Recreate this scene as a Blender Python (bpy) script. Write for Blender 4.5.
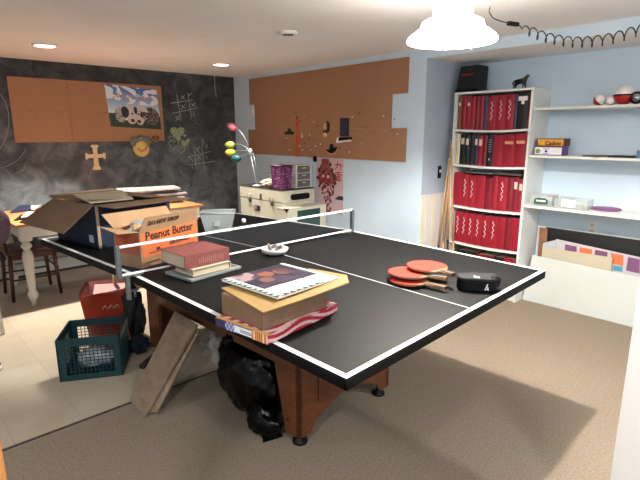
import bpy, bmesh, math, random
from mathutils import Vector, Matrix, Euler
random.seed(7)
PI = math.pi
R = math.radians
scene = bpy.context.scene
COL = scene.collection
for o in list(bpy.data.objects): bpy.data.objects.remove(o)

# ------------------------------------------------------------------ camera
CAMZ = 1.45115; YAW = R(47.3285); PIT = R(12.5475); ROLL = R(-0.0708); FPX = 481.7
_f = Vector((math.cos(PIT)*math.cos(YAW), math.cos(PIT)*math.sin(YAW), -math.sin(PIT)))
_r = Vector((math.sin(YAW), -math.cos(YAW), 0)); _u = _r.cross(_f)
RT = _r*math.cos(ROLL) + _u*math.sin(ROLL); UP = -_r*math.sin(ROLL) + _u*math.cos(ROLL)
CAM = Vector((0, 0, CAMZ))
cd = bpy.data.cameras.new('camera'); cam = bpy.data.objects.new('camera', cd); COL.objects.link(cam)
cd.sensor_width = 36; cd.lens = FPX/640*36; cd.clip_start = .02
mw = Matrix((RT, UP, -_f)).transposed().to_4x4(); mw.translation = CAM
cam.matrix_world = mw
scene.camera = cam
def at(px, py, ax, val):
    d = RT*((px-320)/FPX) + UP*((240-py)/FPX) + _f
    return CAM + d*((val-CAM[ax])/d[ax])

# ------------------------------------------------------------------ world, exposure, lights
w = bpy.data.worlds.new('world'); scene.world = w; w.use_nodes = True
w.node_tree.nodes['Background'].inputs[0].default_value = (1.0, .93, .86, 1)
w.node_tree.nodes['Background'].inputs[1].default_value = .02
scene.view_settings.view_transform = 'Standard'; scene.view_settings.look = 'None'
scene.view_settings.gamma = 1; scene.view_settings.use_curve_mapping = False
scene.view_settings.exposure = 0.05
LAMP = (2.13, 1.38)
def lamp(name, kind, loc, power, col=(1,.9,.78), size=.1, rot=None, **kw):
    l = bpy.data.lights.new(name, kind); l.energy = power; l.color = col
    if kind == 'AREA': l.shape = 'DISK'; l.size = size
    else: l.shadow_soft_size = size
    for k, v in kw.items(): setattr(l, k, v)
    o = bpy.data.objects.new(name, l); COL.objects.link(o); o.location = loc
    if rot: o.rotation_euler = rot
    return o
lamp('pendant_bulb', 'POINT', (LAMP[0], LAMP[1], 1.966), 235, (1, .965, .91), .028)
for (x, y, p) in [(1.19, 4.608, 470), (2.846, 4.612, 260)]:
    lamp('recessed_spot', 'SPOT', (x, y, 2.135), p, (1, .93, .84), .05, spot_size=R(89 if x < 2 else 72), spot_blend=.38)
for (x, y, p) in [(-.5, 2.6, 12), (-.6, .3, 38), (.5, -.9, 48), (1.7, -.9, 48)]:
    lamp('ceiling_fill', 'AREA', (x, y, 2.138), p, (1, .975, .965), .16)  # unseen fill lights added under the ceiling to brighten the room, no fixtures

# ------------------------------------------------------------------ materials
def lin(c):
    if isinstance(c, str):
        c = [int(c[i:i+2], 16)/255 for i in (0, 2, 4)]
    return tuple(x/12.92 if x <= .04045 else ((x+.055)/1.055)**2.4 for x in c)
MATS = {}
def mat(name, col, rough=.6, noise=.0, scale=30, bump=0, bscale=None, metal=0, spec=.4, col2=None, alpha=None, trans=0, emit=0, stretch=None, coat=0):
    if name in MATS: return MATS[name]
    m = bpy.data.materials.new(name); m.use_nodes = True; nt = m.node_tree; N = nt.nodes; L = nt.links
    b = N['Principled BSDF']; c = lin(col)
    b.inputs['Base Color'].default_value = (*c, 1); b.inputs['Roughness'].default_value = rough
    b.inputs['Metallic'].default_value = metal; b.inputs['Specular IOR Level'].default_value = spec
    b.inputs['Transmission Weight'].default_value = trans
    b.inputs['Coat Weight'].default_value = coat
    tc = N.new('ShaderNodeTexCoord'); mp = N.new('ShaderNodeMapping'); L.new(tc.outputs['Object'], mp.inputs[0])
    if stretch: mp.inputs['Scale'].default_value = stretch
    if noise or col2:
        n = N.new('ShaderNodeTexNoise'); n.inputs['Scale'].default_value = scale; n.inputs['Detail'].default_value = 6
        L.new(mp.outputs[0], n.inputs[0])
        r = N.new('ShaderNodeValToRGB'); r.color_ramp.elements[0].position = .32; r.color_ramp.elements[1].position = .68
        c2 = lin(col2) if col2 else tuple(min(1, x*(1+noise)) for x in c)
        c1 = c if col2 else tuple(x*(1-noise) for x in c)
        r.color_ramp.elements[0].color = (*c1, 1); r.color_ramp.elements[1].color = (*c2, 1)
        L.new(n.outputs[0], r.inputs[0]); L.new(r.outputs[0], b.inputs['Base Color'])
    if bump:
        n2 = N.new('ShaderNodeTexNoise'); n2.inputs['Scale'].default_value = bscale or scale; n2.inputs['Detail'].default_value = 4
        L.new(mp.outputs[0], n2.inputs[0]); bp = N.new('ShaderNodeBump'); bp.inputs['Strength'].default_value = bump
        bp.inputs['Distance'].default_value = .01
        L.new(n2.outputs[0], bp.inputs['Height']); L.new(bp.outputs[0], b.inputs['Normal'])
    if alpha is not None: b.inputs['Alpha'].default_value = alpha
    if emit:
        b.inputs['Emission Color'].default_value = (*c, 1); b.inputs['Emission Strength'].default_value = emit
    MATS[name] = m
    return m
def vcol_mat():
    if 'printed_art' in MATS: return MATS['printed_art']
    m = bpy.data.materials.new('printed_art'); m.use_nodes = True; N = m.node_tree.nodes
    a = N.new('ShaderNodeVertexColor'); a.layer_name = 'Col'
    b = N['Principled BSDF']; b.inputs['Roughness'].default_value = .45
    m.node_tree.links.new(a.outputs[0], b.inputs['Base Color']); MATS['printed_art'] = m; return m

# ------------------------------------------------------------------ mesh helpers
class MB:
    def __init__(s): s.v = []; s.f = []; s.m = []; s.mats = []; s.sm = []
    def mi(s, m):
        if m not in s.mats: s.mats.append(m)
        return s.mats.index(m)
    def add(s, vs, fs, m, smooth=False):
        o = len(s.v); i = s.mi(m); s.v += [tuple(v) for v in vs]
        for f in fs: s.f.append([o+k for k in f]); s.m.append(i); s.sm.append(smooth)
        return s
    def box(s, c, d, m, rot=None):
        M_ = Euler(rot).to_matrix() if rot else Matrix.Identity(3)
        vs = [Vector(c)+M_@Vector((x*d[0]/2, y*d[1]/2, z*d[2]/2)) for x in (-1, 1) for y in (-1, 1) for z in (-1, 1)]
        return s.add(vs, [(0,1,3,2),(4,6,7,5),(0,4,5,1),(2,3,7,6),(0,2,6,4),(1,5,7,3)], m)
    def bb(s, a, b, m):
        return s.box([(a[i]+b[i])/2 for i in range(3)], [abs(b[i]-a[i]) for i in range(3)], m)
    def slab(s, pts, nrm, m):           # polygon extruded by vector nrm
        n = len(pts); p = [Vector(x) for x in pts]; q = [x+Vector(nrm) for x in p]
        return s.add(p+q, [list(range(n))[::-1], list(range(n, 2*n))]+[(i, (i+1) % n, n+(i+1) % n, n+i) for i in range(n)], m)
    def tube(s, pts, r, m, seg=8, closed=False, cap=True, smooth=True):
        pts = [Vector(p) for p in pts]; n = len(pts); vs = []
        rr = r if isinstance(r, (list, tuple)) else [r]*n
        ref = None
        for i, p in enumerate(pts):
            a = pts[max(i-1, 0)] if not closed else pts[(i-1) % n]; b = pts[min(i+1, n-1)] if not closed else pts[(i+1) % n]
            t = (b-a).normalized()
            if ref is None:
                ref = Vector((0, 0, 1)) if abs(t.z) < .9 else Vector((1, 0, 0))
            x = t.cross(ref).normalized(); y = t.cross(x).normalized(); ref = -y if False else x.cross(t)
            for k in range(seg):
                an = 2*PI*k/seg; vs.append(p+(x*math.cos(an)+y*math.sin(an))*rr[i])
        fs = []
        for i in range(n if closed else n-1):
            j = (i+1) % n
            for k in range(seg): fs.append((i*seg+k, i*seg+(k+1) % seg, j*seg+(k+1) % seg, j*seg+k))
        s.add(vs, fs, m, smooth)
        if cap and not closed:
            o = len(s.v)-n*seg; i = s.mi(m)
            s.f.append([o+k for k in range(seg)][::-1]); s.m.append(i); s.sm.append(False)
            s.f.append([o+(n-1)*seg+k for k in range(seg)]); s.m.append(i); s.sm.append(False)
        return s
    def lathe(s, prof, m, c=(0, 0, 0), seg=28, smooth=True, sx=1, sy=1, rot=None):
        vs = []; n = len(prof); M_ = Euler(rot).to_matrix() if rot else Matrix.Identity(3)
        for r, z in prof:
            for k in range(seg):
                a = 2*PI*k/seg; vs.append(Vector(c)+M_@Vector((r*math.cos(a)*sx, r*math.sin(a)*sy, z)))
        fs = [(i*seg+k, i*seg+(k+1) % seg, (i+1)*seg+(k+1) % seg, (i+1)*seg+k) for i in range(n-1) for k in range(seg)]
        s.add(vs, fs, m, smooth); o = len(s.v)-n*seg; i = s.mi(m)
        if prof[0] == prof[-1]: return s
        if prof[0][0] > 1e-4: s.f.append([o+k for k in range(seg)][::-1]); s.m.append(i); s.sm.append(False)
        if prof[-1][0] > 1e-4: s.f.append([o+(n-1)*seg+k for k in range(seg)]); s.m.append(i); s.sm.append(False)
        return s
    def build(s, name, parent=None, bevel=0, loc=None, rot=None):
        me = bpy.data.meshes.new(name); me.from_pydata(s.v, [], s.f)
        for m in s.mats: me.materials.append(m)
        me.polygons.foreach_set('material_index', s.m); me.polygons.foreach_set('use_smooth', s.sm)
        bm = bmesh.new(); bm.from_mesh(me); bmesh.ops.recalc_face_normals(bm, faces=bm.faces)
        if bevel:
            bmesh.ops.bevel(bm, geom=[e for e in bm.edges if len(e.link_faces) == 2 and e.calc_face_angle(0) > .6], offset=bevel, segments=2, affect='EDGES', profile=.5, clamp_overlap=True)
        bm.to_mesh(me); bm.free(); me.update()
        o = bpy.data.objects.new(name, me); COL.objects.link(o)
        if parent: o.parent = parent
        if loc: o.location = loc
        if rot: o.rotation_euler = rot
        return o
def tag(o, label, cat, group=None):
    o['label'] = label; o['category'] = cat
    if group: o['group'] = group
    return o
def thing(name, label, cat, loc=(0, 0, 0), rz=0, group=None, rot=None):
    o = bpy.data.objects.new(name, None); o.empty_display_size = .05; COL.objects.link(o)
    o.location = loc; o.rotation_euler = rot or (0, 0, rz)
    return tag(o, label, cat, group)
def struct(name, mb, bevel=0):
    o = mb.build(name, None, bevel); o['kind'] = 'structure'; return o
def text(name, body, size, m, parent, origin, xdir, updir, off=.001, depth=.0004, align='CENTER'):
    cu = bpy.data.curves.new(name, 'FONT'); cu.body = body; cu.size = size; cu.extrude = depth; cu.align_x = align; cu.align_y = 'CENTER'
    cu.resolution_u = 2; cu.offset = size*.03
    t = bpy.data.objects.new(name, cu); COL.objects.link(t)
    dg = bpy.context.evaluated_depsgraph_get(); me = bpy.data.meshes.new_from_object(t.evaluated_get(dg))
    bpy.data.objects.remove(t); bpy.data.curves.remove(cu)
    x = Vector(xdir); y = Vector(updir); y.normalize(); n = x.cross(y).normalized()
    M4 = Matrix((x, y, n)).transposed().to_4x4(); M4.translation = Vector(origin)+n*off
    me.transform(M4); me.materials.clear(); me.materials.append(m); me.name = name
    o = bpy.data.objects.new(name, me); COL.objects.link(o)
    if parent: o.parent = parent
    return o
def art(name, p00, p10, p01, fn, nx, ny, parent=None, thick=.0015, side=None):
    """printed sheet: grid coloured per face by fn(u,v) -> hex or rgb; thin real backing"""
    a = Vector(p00); X = Vector(p10)-a; Y = Vector(p01)-a; nrm = X.cross(Y).normalized()
    vs = [a+X*(i/nx)+Y*(j/ny) for j in range(ny+1) for i in range(nx+1)]
    fs = []; cols = []
    for j in range(ny):
        for i in range(nx):
            k = j*(nx+1)+i; fs.append((k, k+1, k+nx+2, k+nx+1)); cols.append(lin(fn((i+.5)/nx, (j+.5)/ny)))
    b = len(vs); c = [a, a+X, a+X+Y, a+Y]; vs += [q-nrm*thick for q in c]
    cor = [0, nx, (ny+1)*(nx+1)-1, ny*(nx+1)]
    white = lin('dddad4') if side is None else lin(side)
    fs.append((b+3, b+2, b+1, b)); cols.append(white)
    for q in range(4):
        fs.append((cor[q], b+q, b+(q+1) % 4, cor[(q+1) % 4])); cols.append(white)
    me = bpy.data.meshes.new(name); me.from_pydata(vs, [], fs); me.materials.append(vcol_mat())
    at_ = me.color_attributes.new('Col', 'FLOAT_COLOR', 'CORNER')
    i = 0
    for pi, p in enumerate(me.polygons):
        for _ in p.vertices:
            at_.data[i].color = (*cols[pi], 1); i += 1
    o = bpy.data.objects.new(name, me); COL.objects.link(o)
    if parent: o.parent = parent
    return o
def bag_mesh(c, rad, m, seed, amp=.16, sub=4, floor=0.0, freq=6):
    """crumpled sack: displaced sphere flattened on the floor"""
    from mathutils import noise
    bm = bmesh.new(); bmesh.ops.create_icosphere(bm, subdivisions=sub, radius=1)
    for v in bm.verts:
        p = v.co.copy(); q = p*freq*.35+Vector((seed*3.1, seed, 0))
        d = noise.noise(q)*1.2+abs(noise.noise(q*2.3))*.9+abs(noise.noise(q*5))*.35
        v.co = Vector((p.x*rad[0], p.y*rad[1], p.z*rad[2]))*(1+amp*(d-.5))
        v.co += Vector(c)
        if v.co.z < floor+.004: v.co.z = floor+.004
    mb = MB(); bm.verts.index_update()
    mb.add([v.co for v in bm.verts], [[v.index for v in f.verts] for f in bm.faces], m, True); bm.free()
    return mb

# palette
WHITE = mat('white_paint', 'e9e8e4', .5, .03, 8)
BLUEW = mat('pale_blue_wall_paint', 'c8d9e7', .7, .03, 3, bump=.05, bscale=180)
CEIL = mat('warm_white_ceiling_paint', 'eae8e7', .8, .02, 4, bump=.05, bscale=150)
BLACKP = mat('black_plastic', '0b0b0c', .4, .1, 40, spec=.2)
CARD = mat('brown_cardboard', '87694c', .8, .08, 14, bump=.05, bscale=60)
CARD2 = mat('light_cardboard', '9d7d5b', .8, .07, 14)
CHERRY = mat('cherry_wood_veneer', '532c18', .4, .0, 5, col2='6b3c22', stretch=(3, 1, 14), coat=.15)
CHERRYD = mat('cherry_wood_moulding', '48200f', .4, .1, 9)
STEEL = mat('grey_steel', '6f7577', .35, .05, 30, metal=.7)

# ------------------------------------------------------------------ the setting
XC, YC, XB, YS = 3.634, 5.6, 4.285, 2.585      # cork wall, chalk wall, alcove back, alcove side
ZC, ZS = 2.155, 2.075
# carpet
cm = mat('beige_carpet', '918271', 1, .0, 90, bump=.9, bscale=420, spec=.05, col2='ab9a86')
nt = cm.node_tree
struct('floor', MB().bb((-1.6, -1.7, -.06), (XB+.1, 2.47, 0), cm))
# vinyl tiles beyond the carpet
vm = bpy.data.materials.new('cream_vinyl_tiles'); vm.use_nodes = True; N = vm.node_tree.nodes; L = vm.node_tree.links
b = N['Principled BSDF']; b.inputs['Roughness'].default_value = .42; b.inputs['Specular IOR Level'].default_value = .3
tc = N.new('ShaderNodeTexCoord'); br = N.new('ShaderNodeTexBrick'); br.offset = 0; br.inputs['Scale'].default_value = 1
br.inputs['Brick Width'].default_value = .305; br.inputs['Row Height'].default_value = .305; br.inputs['Mortar Size'].default_value = .0015
br.inputs['Color1'].default_value = (*lin('bdb09a'), 1); br.inputs['Color2'].default_value = (*lin('b2a48f'), 1); br.inputs['Mortar'].default_value = (*lin('a29682'), 1)
L.new(tc.outputs['Object'], br.inputs[0])
nz = N.new('ShaderNodeTexNoise'); nz.inputs['Scale'].default_value = 5; nz.inputs['Detail'].default_value = 8; L.new(tc.outputs['Object'], nz.inputs[0])
mx = N.new('ShaderNodeMixRGB'); mx.blend_type = 'MULTIPLY'; mx.inputs[0].default_value = .25; L.new(br.outputs[0], mx.inputs[1]); L.new(nz.outputs[0], mx.inputs[2]); L.new(mx.outputs[0], b.inputs['Base Color'])
o = struct('floor', MB().bb((-1.6, 2.47, -.06), (XC+.1, YC+.1, .004), vm)); o.name = 'floor_vinyl'
struct('trim_1', MB().bb((-1.6, 2.462, 0), (XC, 2.473, .006), mat('dark_seam_strip', '4a3f37', .6)))
struct('ceiling', MB().bb((-1.6, -1.7, ZC), (XB+.1, YC+.1, ZC+.06), CEIL))

# chalkboard-painted wall
chm = bpy.data.materials.new('smudged_chalkboard_paint'); chm.use_nodes = True; N = chm.node_tree.nodes; L = chm.node_tree.links
b = N['Principled BSDF']; b.inputs['Roughness'].default_value = .75; b.inputs['Specular IOR Level'].default_value = .2
tc = N.new('ShaderNodeTexCoord')
n1 = N.new('ShaderNodeTexNoise'); n1.inputs['Scale'].default_value = 5.5; n1.inputs['Detail'].default_value = 7; n1.inputs['Distortion'].default_value = .8; n1.inputs['Roughness'].default_value = .6
L.new(tc.outputs['Object'], n1.inputs[0])
n3 = N.new('ShaderNodeTexNoise'); n3.inputs['Scale'].default_value = 1.1; n3.inputs['Detail'].default_value = 2; L.new(tc.outputs['Object'], n3.inputs[0])
sp = N.new('ShaderNodeSeparateXYZ'); L.new(tc.outputs['Object'], sp.inputs[0])
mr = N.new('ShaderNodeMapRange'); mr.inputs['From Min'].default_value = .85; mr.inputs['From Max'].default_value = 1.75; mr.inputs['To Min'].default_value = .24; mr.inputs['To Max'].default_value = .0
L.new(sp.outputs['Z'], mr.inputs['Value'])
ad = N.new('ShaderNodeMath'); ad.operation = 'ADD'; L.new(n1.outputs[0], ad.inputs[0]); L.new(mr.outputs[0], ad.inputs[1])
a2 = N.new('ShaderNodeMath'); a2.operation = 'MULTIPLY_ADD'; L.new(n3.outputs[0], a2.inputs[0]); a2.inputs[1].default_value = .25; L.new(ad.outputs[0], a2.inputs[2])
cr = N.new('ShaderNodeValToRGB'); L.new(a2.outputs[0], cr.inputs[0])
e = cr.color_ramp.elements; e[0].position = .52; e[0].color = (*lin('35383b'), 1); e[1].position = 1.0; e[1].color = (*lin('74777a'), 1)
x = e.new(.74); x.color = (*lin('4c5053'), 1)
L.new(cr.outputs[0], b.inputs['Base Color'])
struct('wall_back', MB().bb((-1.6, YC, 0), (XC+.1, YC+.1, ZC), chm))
struct('wall_right', MB().bb((XC, YS, 0), (XC+.1, YC, ZC), BLUEW))      # the cork wall
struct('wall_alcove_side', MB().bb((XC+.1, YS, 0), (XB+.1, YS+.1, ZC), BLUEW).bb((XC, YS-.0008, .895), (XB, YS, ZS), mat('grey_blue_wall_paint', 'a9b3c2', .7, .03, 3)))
struct('wall_alcove', MB().bb((XB, -1.7, 0), (XB+.1, YS, ZC), BLUEW))
struct('wall_front', MB().bb((-1.6, -1.7, 0), (XB, -1.6, ZC), BLUEW))
struct('wall_left', MB().bb((-1.7, -1.7, 0), (-1.6, YC+.1, ZC), BLUEW))
struct('trim_2', MB().bb((XC, -1.6, ZS), (XB, YS, ZC), BLUEW).bb((XC+.01, -1.6, ZS-.002), (XB, YS, ZS), CEIL))   # boxed beam over the alcove
# cream boards lining the lower alcove side
t = MB(); cr1 = mat('cream_board', 'dcd6bb', .6, .04, 9); cr2 = mat('pale_board', 'd9d3cf', .6, .03, 9)
xs = [XC+.002, 3.70, 3.715, 3.80, 3.85, 3.90, XB]
for i in range(len(xs)-1): t.bb((xs[i]+.001, YS-.012-(i % 2)*.004, 0), (xs[i+1]-.001, YS-.0005, .895), cr1 if i in (0, 3) else cr2)
struct('trim_3', t)
# baseboard heater on the chalk wall
hw = mat('white_enamel', 'bcbcb8', .4, .04, 20)
t = thing('baseboard_heater', 'long low white baseboard heater under the chalkboard wall', 'heater', (0, 0, 0))
MB().slab([(-1.4, YC-.001, .03), (-1.4, YC-.055, .03), (-1.4, YC-.062, .15), (-1.4, YC-.03, .2), (-1.4, YC-.001, .2)], (4.4, 0, 0), hw).build('cover', t)
MB().bb((-1.4, YC-.05, .004), (3.0, YC-.005, .03), mat('dark_gap', '2b2b2b', .7)).build('base_slot', t)
MB().bb((-1.4, YC-.0685, .155), (3.0, YC-.058, .165), mat('grey_lip', '6f6f70', .5)).build('damper', t)
# white door edge at the right and orange casing at the left
dm = mat('white_door_paint', 'f4f2ee', .45)
e0 = at(610, 480, 1, .38); ex, ey = e0.x, .38
d_ = Vector((-.46, -.56, 0)).normalized()
n_ = Vector((d_.y, -d_.x, 0))
t = MB(); q0 = Vector((ex, ey, 0)); q1 = q0+d_*.76
t.slab([q0, q1, q1+Vector((.77, -.64, 0))*.035, q0+Vector((.77, -.64, 0))*.035], (0, 0, 2.03), dm)
struct('door_1', t)
e0 = at(7, 480, 1, .9)
struct('trim_4', MB().bb((e0.x-.09, .9, 0), (e0.x, .92, ZC), mat('orange_pine_casing', 'a8713c', .5, .12, 6, stretch=(12, 12, 1))))
# wall plates
def plate(name, y, z, label, x=XC, m=WHITE, axis=0):
    t = thing(name, label, 'light switch' if 'switch' in name else 'outlet', (x, y, z))
    MB().box((-.004, 0, 0), (.008, .07, .115), m).build('plate', t, .002)
    return t
t = plate('light_switch', 5.17, 1.72, 'white wall switch plate beside the cork tiles near the corner'); MB().box((-.011, 0, 0), (.012, .012, .025), WHITE).build('toggle', t)
t = plate('wall_outlet', 1.342, .684, 'white electrical outlet on the wall below the lowest alcove shelf', XB, mat('outlet_white', 'd8d8d8', .4))
for s in (-1, 1):
    MB().box((-.0095, 0, s*.026), (.003, .032, .03), mat('outlet_face', 'c2c2c2', .4)).box((-.0115, -.007, s*.026), (.001, .003, .012), BLACKP).box((-.0115, .007, s*.026), (.001, .003, .012), BLACKP).build('socket', t)
p = at(439, 172, 1, YS)
t = thing('light_switch', 'small black switch plate on the grey alcove side wall above the cream boards', 'light switch', (p.x, YS-.001, p.z))
MB().box((0, -.004, 0), (.05, .008, .115), BLACKP).build('plate', t, .002); MB().box((0, -.012, .01), (.012, .012, .022), WHITE).build('toggle', t)

# ------------------------------------------------------------------ ceiling fittings
EM = mat('lit_lens', 'fff6ea', .5, emit=9)
for (x, y, lb) in [(1.19, 4.608, 'lit recessed ceiling light above the cork panel on the chalk wall, farther left'), (2.846, 4.612, 'lit recessed ceiling light near the corner of chalk wall and blue wall')]:
    t = thing('recessed_light', lb, 'ceiling light', (x, y, ZC), group='recessed ceiling lights')
    MB().lathe([(.075, -.001), (.102, -.001), (.105, -.008), (.09, -.014), (.078, -.010), (.075, -.001)], WHITE).build('trim_ring', t)
    MB().lathe([(.0, -.009), (.077, -.009), (.077, -.004), (0, -.004)], EM).build('lens', t)
t = thing('ceiling_vent', 'small round white ceiling fitting with dark slotted centre', 'vent', (2.331, 2.864, ZC))
MB().lathe([(.075, 0), (.072, -.012), (.05, -.022), (.045, -.014), (0, -.014)], WHITE).build('ring', t)
g = MB()
for k in range(8):
    a = k*PI/4; g.box((math.cos(a)*.026, math.sin(a)*.026, -.018), (.03, .008, .006), mat('vent_grey', '5d5650', .6), (0, 0, a))
g.build('grille', t)
# pendant lamp
SH = mat('glowing_white_glass', 'fff6ea', .4, emit=30)
t = thing('pendant_lamp', 'large glowing white flared dome lamp hanging over the table', 'lamp', (LAMP[0], LAMP[1], 0))
MB().lathe([(.207, 1.874), (.212, 1.880), (.203, 1.896), (.175, 1.918), (.152, 1.934), (.147, 1.946), (.143, 1.960), (.126, 1.971), (.100, 1.978), (.092, 1.986), (.084, 1.984), (.094, 1.972), (.120, 1.963), (.136, 1.955), (.140, 1.944), (.147, 1.930), (.17, 1.910), (.197, 1.889), (.207, 1.874)], SH, seg=48).build('lamp_shade', t)
SHN = mat('softly_lit_white_glass', 'fff8ee', .4, emit=2.2)
MB().lathe([(.092, 1.987), (.091, 2.112), (.084, 2.112), (.084, 1.987), (.092, 1.987)], SHN, seg=40).build('lamp_neck', t)
MB().lathe([(.09, 2.10), (.094, 2.11), (.094, 2.15), (.0, 2.154)], SHN, seg=32).build('canopy', t)
MB().tube([(.03, -.05, 1.97), (.03, -.07, 1.90), (.02, -.09, 1.84), (.028, -.094, 1.832)], .0018, mat('white_chain', 'e8e6e0', .4)).build('pull_chain', t)
# coiled cable
cbl = mat('black_cable', '151415', .4)
h0 = at(490, 6, 2, 2.12); c1 = at(508, 23, 1, 1.42); c2 = at(518, 25, 1, 1.40); end = at(668, 17, 0, 2.78)
t = thing('coiled_cable', 'black coiled cable strung from a ceiling hook beside the pendant lamp', 'cable')
MB().tube([(h0.x, h0.y, ZC), (h0.x, h0.y, ZC-.03), (h0.x-.01, h0.y, ZC-.04), (h0.x-.015, h0.y+.008, ZC-.03)], .003, WHITE).build('hook', t)
pts = [at(432, -6, 1, 1.46), at(452, 4, 1, 1.46), at(475, 4, 1, 1.46), h0]
MB().tube([Vector((LAMP[0]+.09, LAMP[1], 2.13)), Vector((2.35, 1.41, 2.10)), Vector((2.5, 1.44, 2.115)), h0], .0025, mat('white_cord', 'd8d4cc', .5)).build('lamp_cord', t)
MB().tube([h0, at(489, 12, 1, 1.46), at(493, 18, 1, 1.45), at(500, 21, 1, 1.43), c1], .003, cbl).build('straight_cord', t)
MB().box((c1+c2)/2, ((c2-c1).length, .022, .022), BLACKP, (0, 0, math.atan2(c2.y-c1.y, c2.x-c1.x))).build('connector', t, .003)
pts = []; n = 15; K = 20; D = end-c2
# measured drop of the cable between its two ends
sag = lambda s: -.10*4*s*(1-s)
hd = Vector((D.x, D.y, 0)).normalized(); sd = Vector((-hd.y, hd.x, 0))
for i in range(n*K+1):
    s = i/(n*K); a = 2*PI*i/K; p = c2+D*s+Vector((0, 0, sag(s))); am = .026*min(1, i/(1.5*K))
    pts.append(p+Vector((0, 0, am*math.cos(a)))+sd*am*math.sin(a))
MB().tube(pts, .0032, cbl, seg=6).build('coil', t)

# ------------------------------------------------------------------ cork wall
CORK = mat('cork_tile', '976e53', .9, .0, 140, bump=.3, bscale=220, spec=.1, col2='ac8265')
g = MB(); z0 = 1.187
def corkrow(y0, y1, za, zb):
    y = y1; k = 0
    while y > y0+.02:
        yn = max(y0, y-.305); g.bb((XC-.012, yn+.0003, za+.0003), (XC-.001, y-.0003, zb-.0003), CORK); y = yn
corkrow(2.771, 5.285, z0, z0+.305); corkrow(2.95, 5.13, z0+.305, z0+.61); corkrow(2.771, 5.24, z0+.61, z0+.918)
tag(g.build('cork_board'), 'large stepped cork tile board on the pale blue wall', 'cork board')
g = MB()
for (a, b) in [((1.075, 1.36), (1.60, 1.985)), ((1.602, 1.36), (2.11, 1.985)), ((2.112, 1.36), (2.625, 1.985))]:
    g.bb((a[0], YC-.012, a[1]), (b[0], YC-.001, 1.668), CORK).bb((a[0], YC-.012, 1.670), (b[0], YC-.001, b[1]), CORK)
tag(g.build('cork_board'), 'rectangular brown cork panel on the chalkboard wall behind the puppy poster', 'cork board')
# push pins
pins = [(283,126),(287,138),(301,121),(305,117),(314,122),(318,126),(322,121),(300,146),(305,143),(308,147),(311,150),(285,143),(290,141),(303,150),(309,139),(334,121),(353,117),(360,113),(378,99),(350,152),(340,148),(362,143),(384,116),(395,119),(318,136),(290,150),(296,113),(281,133),(321,144),(366,128),(386,131),(398,134),(273,128),(276,141),(316,146)]
pm = [mat('pin_brass', 'cfae6a', .3, metal=.6), mat('pin_white', 'e8e4da', .4), mat('pin_dark', '2c2622', .4)]
protos = []
for k, m in enumerate(pm):
    protos.append(MB().lathe([(.005, 0), (.005, .003), (.003, .004), (.003, .008), (.0062, .009), (.0062, .012), (0, .013)], m, seg=8, rot=(0, -PI/2, 0)).build('push_pin'))
for i, (px, py) in enumerate(pins):
    o = protos[i % 3] if i < 3 else protos[i % 3].copy()
    if i >= 3: COL.objects.link(o)
    o.location = at(px, py, 0, XC-.012); o.location.x = XC-.0125
    tag(o, ['small brass push pin', 'small white push pin', 'small dark push pin'][i % 3]+' stuck in the stepped cork tile board', 'push pin', ['brass pins on the cork tiles', 'white pins on the cork tiles', 'dark pins on the cork tiles'][i % 3])
XK = XC-.0135
def P(px, py, x=XK): return at(px, py, 0, x)
# decorations on the cork tiles
gm = mat('dark_green_felt', '1d3327', .9, .2, 60)
g = MB(); g.slab([P(285, 134.5), P(285, 131.5), P(288, 131.5), P(288, 128.5), P(290.5, 128.5), P(291, 131), P(294, 132), P(294, 134.5)], (-.006, 0, 0), gm)
tag(g.build('felt_ornament'), 'dark green cut-out pinned left of the orange ribbon on the cork', 'ornament')
g = MB(); om = mat('orange_ribbon', 'c64a24', .6, .15, 40)
for dx in (-.6, .5): g.slab([P(296.5+dx, 118), P(297.6+dx, 118), P(298+dx, 156), P(296.2+dx, 157)], (-.002-.002*dx, 0, 0), om)
t = tag(g.build('ribbon'), 'long narrow orange ribbon hanging on the cork board', 'ribbon')
MB().lathe([(.0, 0), (.008, .002), (.008, .01), (0, .012)], mat('ribbon_knot', '4a2a1a', .7), P(297, 117.5, XK-.001), seg=10, rot=(0, -PI/2, 0)).build('clasp', t)
tm = mat('tan_clay', 'c9a27c', .7, .1, 30)
tag(MB().lathe([(0, 0), (.022, .001), (.024, .006), (.014, .013), (0, .015)], tm, P(302.5, 135.5), seg=14, rot=(0, -PI/2, 0), sx=1.4).build('ornament'), 'small tan oval ornament just right of the orange ribbon', 'ornament')
g = MB(); c = P(310, 134.5)
for k in range(5):
    a = k*2*PI/5+PI/2; g.slab([c+Vector((0, -math.cos(a+d)*r, math.sin(a+d)*r)) for d, r in ((-.6, .008), (0, .028), (.6, .008))]+[c], (-.004, 0, 0), tm)
tag(g.build('ornament'), 'small tan star ornament between ribbon and mask on the cork', 'ornament')
t = thing('mask_ornament', 'small tan and dark figure ornament pinned left of the dark blue picture', 'ornament')
bk = mat('dark_brown_paint', '33211a', .6); 
MB().lathe([(0, 0), (.03, .002), (.032, .012), (.018, .026), (0, .03)], tm, P(325.6, 126), seg=16, rot=(0, -PI/2, 0), sx=1.2).build('head', t)
MB().lathe([(0, 0), (.026, .002), (.028, .01), (.014, .02), (0, .022)], mat('pale_clay', 'd7c2a4', .7), P(325.5, 135), seg=16, rot=(0, -PI/2, 0)).build('body', t)
g = MB()
for dx, dy in ((-1.2, -.5), (1.3, -.5)): g.lathe([(0, 0), (.006, .0), (.006, .006), (0, .007)], bk, P(325.6+dx, 126+dy, XK-.024), seg=8, rot=(0, -PI/2, 0))
g.build('eye', t)
g = MB(); g.slab([P(327.5, 121), P(329.5, 123), P(329.5, 131), P(327, 133), P(323, 133), P(324, 131), P(327.5, 130), P(328, 124)], (-.01, 0, 0), bk).build('scarf', t)
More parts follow.
